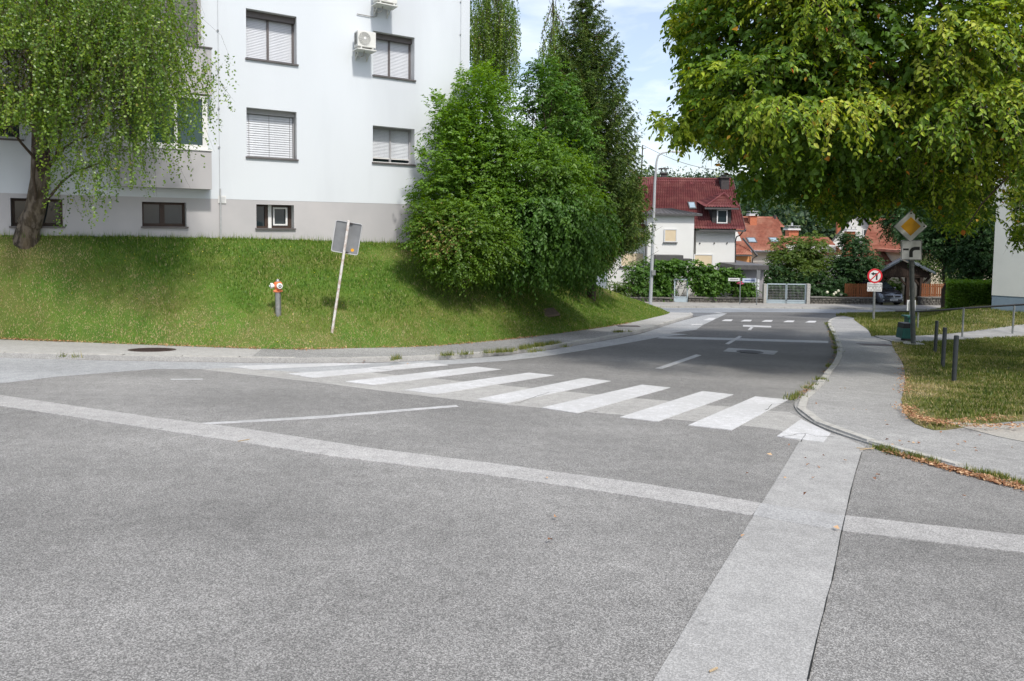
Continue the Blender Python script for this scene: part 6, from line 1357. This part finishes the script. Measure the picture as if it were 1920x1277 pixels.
plant('privet_shrub', 'low light green shrub with a few browned leaves at the foot of the thicket', 'shrub',
    [ell(845, 445, 72, 60, 18.3, .8), ell(905, 465, 55, 50, 18.9, .8), ell(814, 425, 34, 46, 18.4, .6), ell(855, 490, 50, 32, 18.2, .5)],
    300, 12, .28, .32, 9, .078, .048, mD, 55, zat(855, 520, 18.5), 4, 'bushes at the corner of the white block', droop=.4, hollow=.45, extra=brownpatch)
# ---------------- gardens across the street
mG = leafmat('vine_leaves', [(0, (.03, .08, .012)), (.5, (.07, .16, .02)), (1, (.13, .25, .035))], .4, .02, .5)
mF = leafmat('fruit_leaves', [(0, (.04, .08, .012)), (.5, (.085, .145, .02)), (1, (.17, .22, .045))], .4, .02, .5)
mK = leafmat('deep_leaves', [(0, (.014, .04, .012)), (.5, (.03, .075, .02)), (1, (.06, .125, .03))], .3, .02, .5)
def gp(px, d): p = P(px, 570, d); return Vector((p.x, d, Gf(p.x, d)))
plant('grape_vine', 'bright green vine arching over the small blue gate and along the wall', 'vine', [ell(1253, 510, 30, 24, 46, .5), ell(1225, 530, 22, 26, 46, .4), ell(1278, 497, 26, 9, 45.9, .35), ell(1310, 520, 26, 28, 46, .5), ell(1345, 520, 34, 22, 46, .5), ell(1240, 545, 25, 12, 46, .4), ell(1322, 540, 28, 14, 46, .4)], 210, 10, .32, .36, 8, .17, .15, mG, 61, gp(1245, 46), 3, quad=False, hollow=.1, trunkr=.04, nl=8, droop=.6)
plant('elder_shrub', 'loose dark shrub against the white wall left of the street lamp', 'shrub', [ell(1192, 515, 22, 24, 45.9, .6), ell(1205, 500, 14, 14, 45.8, .4), ell(1195, 540, 28, 16, 45.9, .5)], 70, 9, .3, .38, 8, .16, .08, mC, 62, gp(1195, 46), 2, trunkr=.03, nl=8, hollow=.1)
plant('low_shrub', 'pale loose weeds and shrub at the end of the grass bank', 'shrub', [ell(1160, 540, 20, 14, 45.7, .4), ell(1175, 552, 20, 10, 45.7, .4)], 40, 9, .28, .3, 8, .13, .06, mF, 63, gp(1160, 45.8), 2, trunkr=.02, nl=5, hollow=.1)
rose = plant('rose_bush', 'rose bush with pink blooms behind the street name plates', 'rose bush', [ell(1385, 540, 24, 16, 45.9, .4), ell(1375, 516, 20, 12, 45.9, .4), ell(1400, 545, 14, 14, 45.8, .3)], 80, 9, .25, .3, 8, .14, .08, mG, 64, gp(1385, 46), 2, trunkr=.02, nl=6, hollow=.1)
for (x, y) in ((1386, 530), (1390, 529), (1392, 532), (1383, 531), (1388, 533)):
    c = P(x, y, 45.4); m_ = MB(); m_.tube([c+Vector((0, 0, -.05)), c, c+Vector((0, 0, .05))], [.03, .09, .04], 7); m_.build('bloom', M('pink_petal', (.62, .12, .20), rough=.7), rose)
plant('fruit_tree', 'spreading yellow green fruit tree in the garden behind the wide blue gate', 'tree', [ell(1490, 470, 42, 24, 49, 1.2), ell(1525, 480, 30, 26, 49, 1.0), ell(1465, 495, 30, 22, 48.5, 1.0), ell(1530, 450, 12, 12, 49, .5), ell(1500, 505, 50, 20, 48.5, 1.0)], 190, 11, .45, .5, 9, .17, .085, mF, 65, gp(1518, 49), 1, trunkr=.12, hollow=.2)
plant('garden_hedge', 'dense mixed green bushes filling the garden behind the wide blue gate', 'hedge', [ell(1470, 535, 42, 22, 47.5, .8), ell(1525, 540, 40, 22, 47.3, .8), ell(1560, 545, 28, 18, 47, .6), ell(1445, 520, 18, 26, 47.6, .6), ell(1500, 522, 60, 16, 48, .7)], 210, 11, .4, .4, 9, .15, .08, mK, 66, gp(1500, 47.4), 3, trunkr=.04, hollow=.1, nl=8)
plant('dark_conifer_shrub', 'dark leafy tree left of the timber carport, behind the wooden fence', 'tree', [ell(1605, 490, 34, 40, 48.5, 1.3), ell(1580, 520, 22, 26, 48, .9), ell(1635, 510, 22, 26, 48, .8), ell(1600, 452, 14, 14, 48.8, .5)], 190, 11, .45, .5, 9, .17, .09, mK, 67, gp(1605, 48.3), 2, trunkr=.1, hollow=.25)
hyd = plant('hydrangea', 'low bush with round white blooms above the stone wall', 'shrub', [ell(1565, 552, 16, 9, 46, .35)], 22, 9, .2, .25, 8, .13, .08, mK, 68, gp(1565, 46.1), 2, trunkr=.02, nl=4, hollow=.1)
for (x, y) in ((1572, 545.5), (1563, 552), (1567, 549), (1577, 552), (1551, 548)):
    c = P(x, y, 45.55); r_ = .09; m_ = MB(); m_.tube([c+Vector((0, 0, -r_)), c+Vector((0, 0, -r_*.5)), c+Vector((0, 0, r_*.5)), c+Vector((0, 0, r_))], [r_*.4, r_, r_, r_*.4], 8); m_.build('bloom', M('cream_petal', (.70, .68, .52), rough=.8), hyd)
plant('green_bush', 'sunlit bright green bush seen through the open back of the carport', 'shrub', [ell(1690, 545, 45, 22, 55.5, 1.0), ell(1725, 540, 30, 26, 55.5, 1.0)], 110, 10, .4, .45, 9, .17, .10, mE, 69, gp(1700, 55.6), 2, trunkr=.05, hollow=.1, nl=8)
plant('acacia_tree', 'feathery light tree standing above the right wooden fence', 'tree', [ell(1770, 505, 34, 28, 47.5, 1.0), ell(1750, 490, 26, 22, 47.8, .9), ell(1800, 500, 26, 26, 47.5, .9)], 80, 9, .45, .5, 9, .13, .06, mF, 70, gp(1772, 47.5), 1, trunkr=.09, hollow=.1)
dk = [('first dark evergreen behind the hedge, beside the pale apartment wall', (1835, 440, 45, 95, 40, 1.6), 71), ('broad dark tree behind the priority sign', (1770, 420, 70, 60, 42, 2.0), 72), ('dark tree closing the gap above the carport roof', (1720, 400, 60, 50, 50, 2.0), 73)]
for lb_, e_, sd_ in dk:
    px_, py_, rx_, ry_, d_, rd_ = e_; plant('dark_tree', lb_, 'tree', [ell(*e_), ell(px_-rx_*.5, py_+ry_*.4, rx_*.5, ry_*.5, d_-.4, rd_*.7), ell(px_+rx_*.5, py_+ry_*.35, rx_*.5, ry_*.5, d_-.3, rd_*.7)], 190, 11, .5, .55, 9, .17, .10, mK, sd_, gp(px_, d_), 1, 'dark trees behind the right building', trunkr=.16, hollow=.3)
# clipped hedge
rs = np.random.default_rng(77); hc = P(1817, 557, 29.5); kx = 29.5/F
x0, x1 = P(1776, 557, 29.5).x, P(1866, 557, 29.5).x; zt_, zb_ = P(1817, 530.5, 29.5).z, P(1817, 590, 29.5).z
hd_ = thing('clipped_hedge', 'boxy clipped green hedge beside the pale apartment wall', 'hedge', (hc.x, 30.2, zb_))
n = 17000; c = rs.random((n, 3)); fsel = rs.random(n); 
pos = np.stack([x0+(x1-x0)*c[:, 0], 29.5+1.6*c[:, 1], zb_+(zt_-zb_)*c[:, 2]], 1)
pos[fsel < .5, 1] = 29.5+rs.random((fsel < .5).sum())*.12; s2 = (fsel >= .5) & (fsel < .72); pos[s2, 2] = zt_-rs.random(s2.sum())*.1; s3 = (fsel >= .72) & (fsel < .9); pos[s3, 0] = x0+rs.random(s3.sum())*.12
pos += rs.normal(size=pos.shape)*.025; pos[:, 0] += .62*(pos[:, 1]-29.5); rv = np.clip(.5+.25*lownoise(pos[:, [0, 2]]*3, 1.1, 3)+.3*(rs.random(n)-.5), 0, 1)
leafset('crown', pos, unit(rs.normal(size=(n, 3))+[0, -.3, .4]), unit(rs.normal(size=(n, 3))*.7+[0, -.5, .8]), .075*(.7+.6*rs.random(n)), .05*(.7+.6*rs.random(n)), rv, mE, hd_)
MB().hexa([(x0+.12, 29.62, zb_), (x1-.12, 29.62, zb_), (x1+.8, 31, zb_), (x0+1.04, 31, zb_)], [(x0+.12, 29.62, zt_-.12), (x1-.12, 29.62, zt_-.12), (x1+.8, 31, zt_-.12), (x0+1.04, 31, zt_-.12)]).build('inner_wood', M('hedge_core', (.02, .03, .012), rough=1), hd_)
# ---------------- wooded hill
def hillz(x, y):
    return -6+np.clip((y-90)/190, 0, 1)**1.1*18*(1+.16*np.sin(x*.013+.4)+.10*np.sin(x*.035+2))
xs = np.linspace(-420, 520, 80); ys = np.linspace(62, 420, 50); X, Y = np.meshgrid(xs, ys); Z = hillz(X, Y)-1.5
Z[0, :] = -8
npmesh('hill', np.column_stack([X.ravel(), Y.ravel(), Z.ravel()]), gridfaces(50, 80), M('hill_floor', (.03, .05, .02), (.02, .035, .015), .1, 1), smooth=True, kind='structure')
rs = np.random.default_rng(81); mh = leafmat('woodland_leaves', [(0, (.018, .04, .022)), (.35, (.035, .07, .03)), (.65, (.07, .12, .04)), (.85, (.13, .17, .05)), (1, (.20, .22, .08))], .25, .02, .5)
BB, AA, NN, LL, RR = [], [], [], [], []
def crown_pts(cx, cy, cz, r, h, nn, tone):
    dd = rdir(rs, nn); dd[:, 1] -= .35; dd = unit(dd); lump = 1+.16*np.sin(dd[:, 0]*5+cx)+.14*np.sin(dd[:, 2]*6+cy)+.03*rs.normal(size=nn)
    p = np.array([cx, cy, cz])+dd*np.array([r, r, h])*lump[:, None]; BB.append(p); AA.append(unit(rs.normal(size=(nn, 3)))); NN.append(unit(dd+rs.normal(size=(nn, 3))*.5)); LL.append(np.full(nn, .5+.2*r/4)*(.6+.8*rs.random(nn))); RR.append(np.clip(tone+.14*rs.normal(size=nn), 0, 1))
cnt = 0
for i in range(1500):
    cy = 95+250*rs.random()**1.3; px = rs.uniform(1180, 1760) if i % 6 else rs.uniform(300, 2300); cx = (px-960)/F*cy; cz = float(hillz(cx, cy)); r = rs.uniform(2.6, 4.6); tone = rs.choice([.12, .25, .4, .62, .85], p=[.3, .28, .2, .14, .08])
    crown_pts(cx, cy, cz+r*1.2, r, r*rs.uniform(1.0, 1.7), int(210*(110/cy)**.6), tone); cnt += 1
BB, AA, NN, LL, RR = map(np.concatenate, (BB, AA, NN, LL, RR)); print('hill leaves', len(BB))
tag(leafset('woodland', BB, AA, NN, LL, LL*.8, RR, mh, None, kind='stuff'), 'distant wooded hillside of mixed green trees behind the roofs', 'woodland')
# ---------------- weeds, litter, flowers
def tufts(name, lines, n, h, seed, label, cat, mat=g_matr, spread=.05, off=0.0, zf=G, lo=.1, hi=.85):
    rs = np.random.default_rng(seed); pos = []
    for (p0, p1, wgt) in lines:
        a, b = at(*p0, off), at(*p1, off); m = int(n*wgt); cl = rs.random(max(3, m//40)); t = np.clip(cl[rs.integers(0, len(cl), m)]+rs.normal(size=m)*.03, 0, 1)[:, None]
        q = np.array(a)*(1-t)+np.array(b)*t; q[:, :2] += rs.normal(size=(m, 2))*spread; q[:, 2] = zf(q[:, 0], q[:, 1])+off; pos.append(q)
    pos = np.concatenate(pos); o = blades(name, pos, h, lo+(hi-lo)*rs.random(len(pos)), mat, rs, .012, .9); tag(o, label, cat, kind='stuff'); return o
tufts('weeds', [((735, 676), (745, 672), .3), ((800, 668), (900, 662), .5), ((900, 662), (965, 658), 1.0), ((960, 657), (1000, 650), 1.2), ((1000, 650), (1048, 643), 2.0), ((1150, 623), (1192, 621), .6), ((110, 668), (160, 670), .1), ((1060, 650), (990, 661), .4)], 420, .10, 91, 'green weeds sprouting along the left kerb stones', 'weeds', off=KH)
tufts('weeds', [((1551, 606), (1560, 622), 1.5), ((1560, 622), (1571, 650), 3.0), ((1566, 650), (1572, 668), 1.0), ((1556, 686), (1560, 690), .5), ((1537, 711), (1546, 716), .5), ((1488, 745), (1500, 738), .35), ((1512, 728), (1530, 718), .3), ((1480, 750), (1490, 742), .3)], 300, .07, 92, 'weeds growing through the right kerb of the far bend', 'weeds', off=.06)
tufts('weeds', [((1643, 840), (1680, 852), 1.2), ((1700, 856), (1725, 862), .9), ((1735, 866), (1800, 880), .5), ((1815, 884), (1870, 898), 1.6), ((1870, 898), (1925, 915), 1.3)], 300, .065, 93, 'grass tufts growing in the gutter at the lower right kerb', 'weeds', off=.0, spread=.035)
m_lit = leafmat('leaf_litter', [(0, (.20, .09, .05)), (.5, (.42, .23, .12)), (1, (.60, .42, .25))], .2, .03)
def litter(lines, n, seed, label, spread, size=.035, off=0., zf=G, rise=.012):
    rs = np.random.default_rng(seed); pos = []
    for (p0, p1, wgt) in lines:
        a, b = at(*p0, off), at(*p1, off); m = int(n*wgt); t = rs.random((m, 1)); q = np.array(a)*(1-t)+np.array(b)*t; q[:, :2] += rs.normal(size=(m, 2))*spread; q[:, 2] = zf(q[:, 0], q[:, 1])+off+rise*rs.random(m)+.006; pos.append(q)
    pos = np.concatenate(pos); m = len(pos); ax = rs.normal(size=(m, 3)); ax[:, 2] *= .25; nr = unit(np.array([0, 0, 1.])+rs.normal(size=(m, 3))*.35)
    tag(leafset('leaf_litter', pos, unit(ax), nr, size*(.6+.8*rs.random(m)), size*.6*(.6+.8*rs.random(m)), rs.random(m), m_lit, None, kind='stuff', fold=.3), label, 'fallen leaves')
eg = [(a, b, 1.0) for a, b in zip(innerL[2:-4], innerL[3:-3])]
litter([(a, b, .2+1.3*random.random()) for a, b in zip(innerL[2:-4], innerL[3:-3])], 300, 95, 'rusty fallen leaves along the edge of the grass bank', .09, .045, KH)
litter([((1674, 650), (1694, 681), 1.2), ((1694, 681), (1698, 715), 1.2), ((1697, 715), (1691, 740), .6), ((1694, 760), (1717, 783), 1.2), ((1717, 783), (1773, 795), 1.6), ((1775, 795), (1890, 781), .7), ((1810, 800), (1960, 800), 1.0)], 180, 96, 'rusty fallen leaves edging the right lawn', .07, .036, KH-.03)
litter([((1660, 846), (1700, 857), .6), ((1700, 857), (1770, 877), 1.3), ((1770, 877), (1850, 898), 1.8), ((1850, 898), (1925, 918), 1.8), ((1553, 612), (1568, 665), 1.2), ((1568, 665), (1545, 705), .8), ((1528, 722), (1490, 748), .7)], 210, 97, 'orange fallen leaves lying in the gutter of the right kerb', .04, .034, .004)
litter([((1500, 860), (1900, 950), .4), ((1400, 1000), (1650, 900), .3), ((1560, 700), (1700, 840), .7), ((1700, 840), (1900, 850), .5), ((900, 900), (1400, 1100), .12), ((660, 680), (700, 684), .2)], 26, 98, 'scattered single fallen leaves on the pavement and carriageway', .35, .042, .012)
# small yellow flowers in the bank
rs = np.random.default_rng(99); vb_ = bankfull[:NVv].reshape(-1, 3); pos, i, s, t = scatter(vb_, bf[bf[:, 3] < NVv*NU], 3.2, rs); pos = pos[(lownoise(pos, .7, 2) > -.2)]; m = len(pos)
pos[:, 2] += .07; ax = rs.normal(size=(m, 3)); ax[:, 2] = 0
tag(leafset('flowers', pos, unit(ax), unit(np.array([0, -.4, 1.])+rs.normal(size=(m, 3))*.2), np.full(m, .026), np.full(m, .026), rs.random(m), leafmat('petals', [(0, (.7, .55, .03)), (1, (.8, .72, .12))], .2, .02), None, kind='stuff'), 'tiny yellow flowers dotted over the grass bank', 'flowers')
# tall grass against the wall
rs = np.random.default_rng(100); m = 900; u = rs.uniform(-7, 4.6, m); q = np.array([FP(a, 0, .06+.12*abs(rs.normal())) for a in u]); q[:, 2] = np.interp(u, [fp(0, 441)[0], 0, fp(770, 457)[0]], zg)-.03
tag(blades('grass', q, .17, .15+.6*rs.random(m), g_mat, rs, .010, .35), 'uncut grass tufts along the foot of the white block', 'grass')

# ---------------- cracks and debris
cm = M('crack', (.03, .03, .03), rough=1)
def crack(pts, w, off, label=None):
    mb = MB(); q = atl(pts, off); f = []
    for a, b in zip(q[:-1], q[1:]):
        for k in range(4): f.append(a.lerp(b, k/4)+Vector((random.uniform(-1, 1)*.012, random.uniform(-1, 1)*.012, 0)))
    f.append(q[-1])
    for a, b in zip(f[:-1], f[1:]):
        d = (b-a).normalized(); n = Vector((-d.y, d.x, 0))*w*random.uniform(.4, 1); mb.add([a-n, a+n, b+n, b-n], [(0, 1, 2, 3)])
    mb.build('crack', cm, road)
crack([(1459, 820), (1485, 815), (1510, 812), (1530, 818), (1565, 819)], .004, .0125); crack([(1510, 812), (1502, 828)], .004, .0125)
crack([(1436, 769), (1448, 758), (1470, 756)], .005, .0105)
crack([(966, 757), (1000, 745), (1030, 735)], .004, .0105)
tw_ = MB()
for (a, b) in (((1606, 842), (1638, 844)), ((1612, 846), (1640, 842)), ((1330, 1265), (1345, 1258)), ((446, 830), (468, 826))): tw_.bar(at(*a)+Vector((0, 0, .014)), at(*b)+Vector((0, 0, .014)), .006)
tag(tw_.build('fallen_twigs', M('dry_twig', (.42, .32, .2), rough=.9)), 'few pale dry twigs lying near the lower kerb', 'twigs')
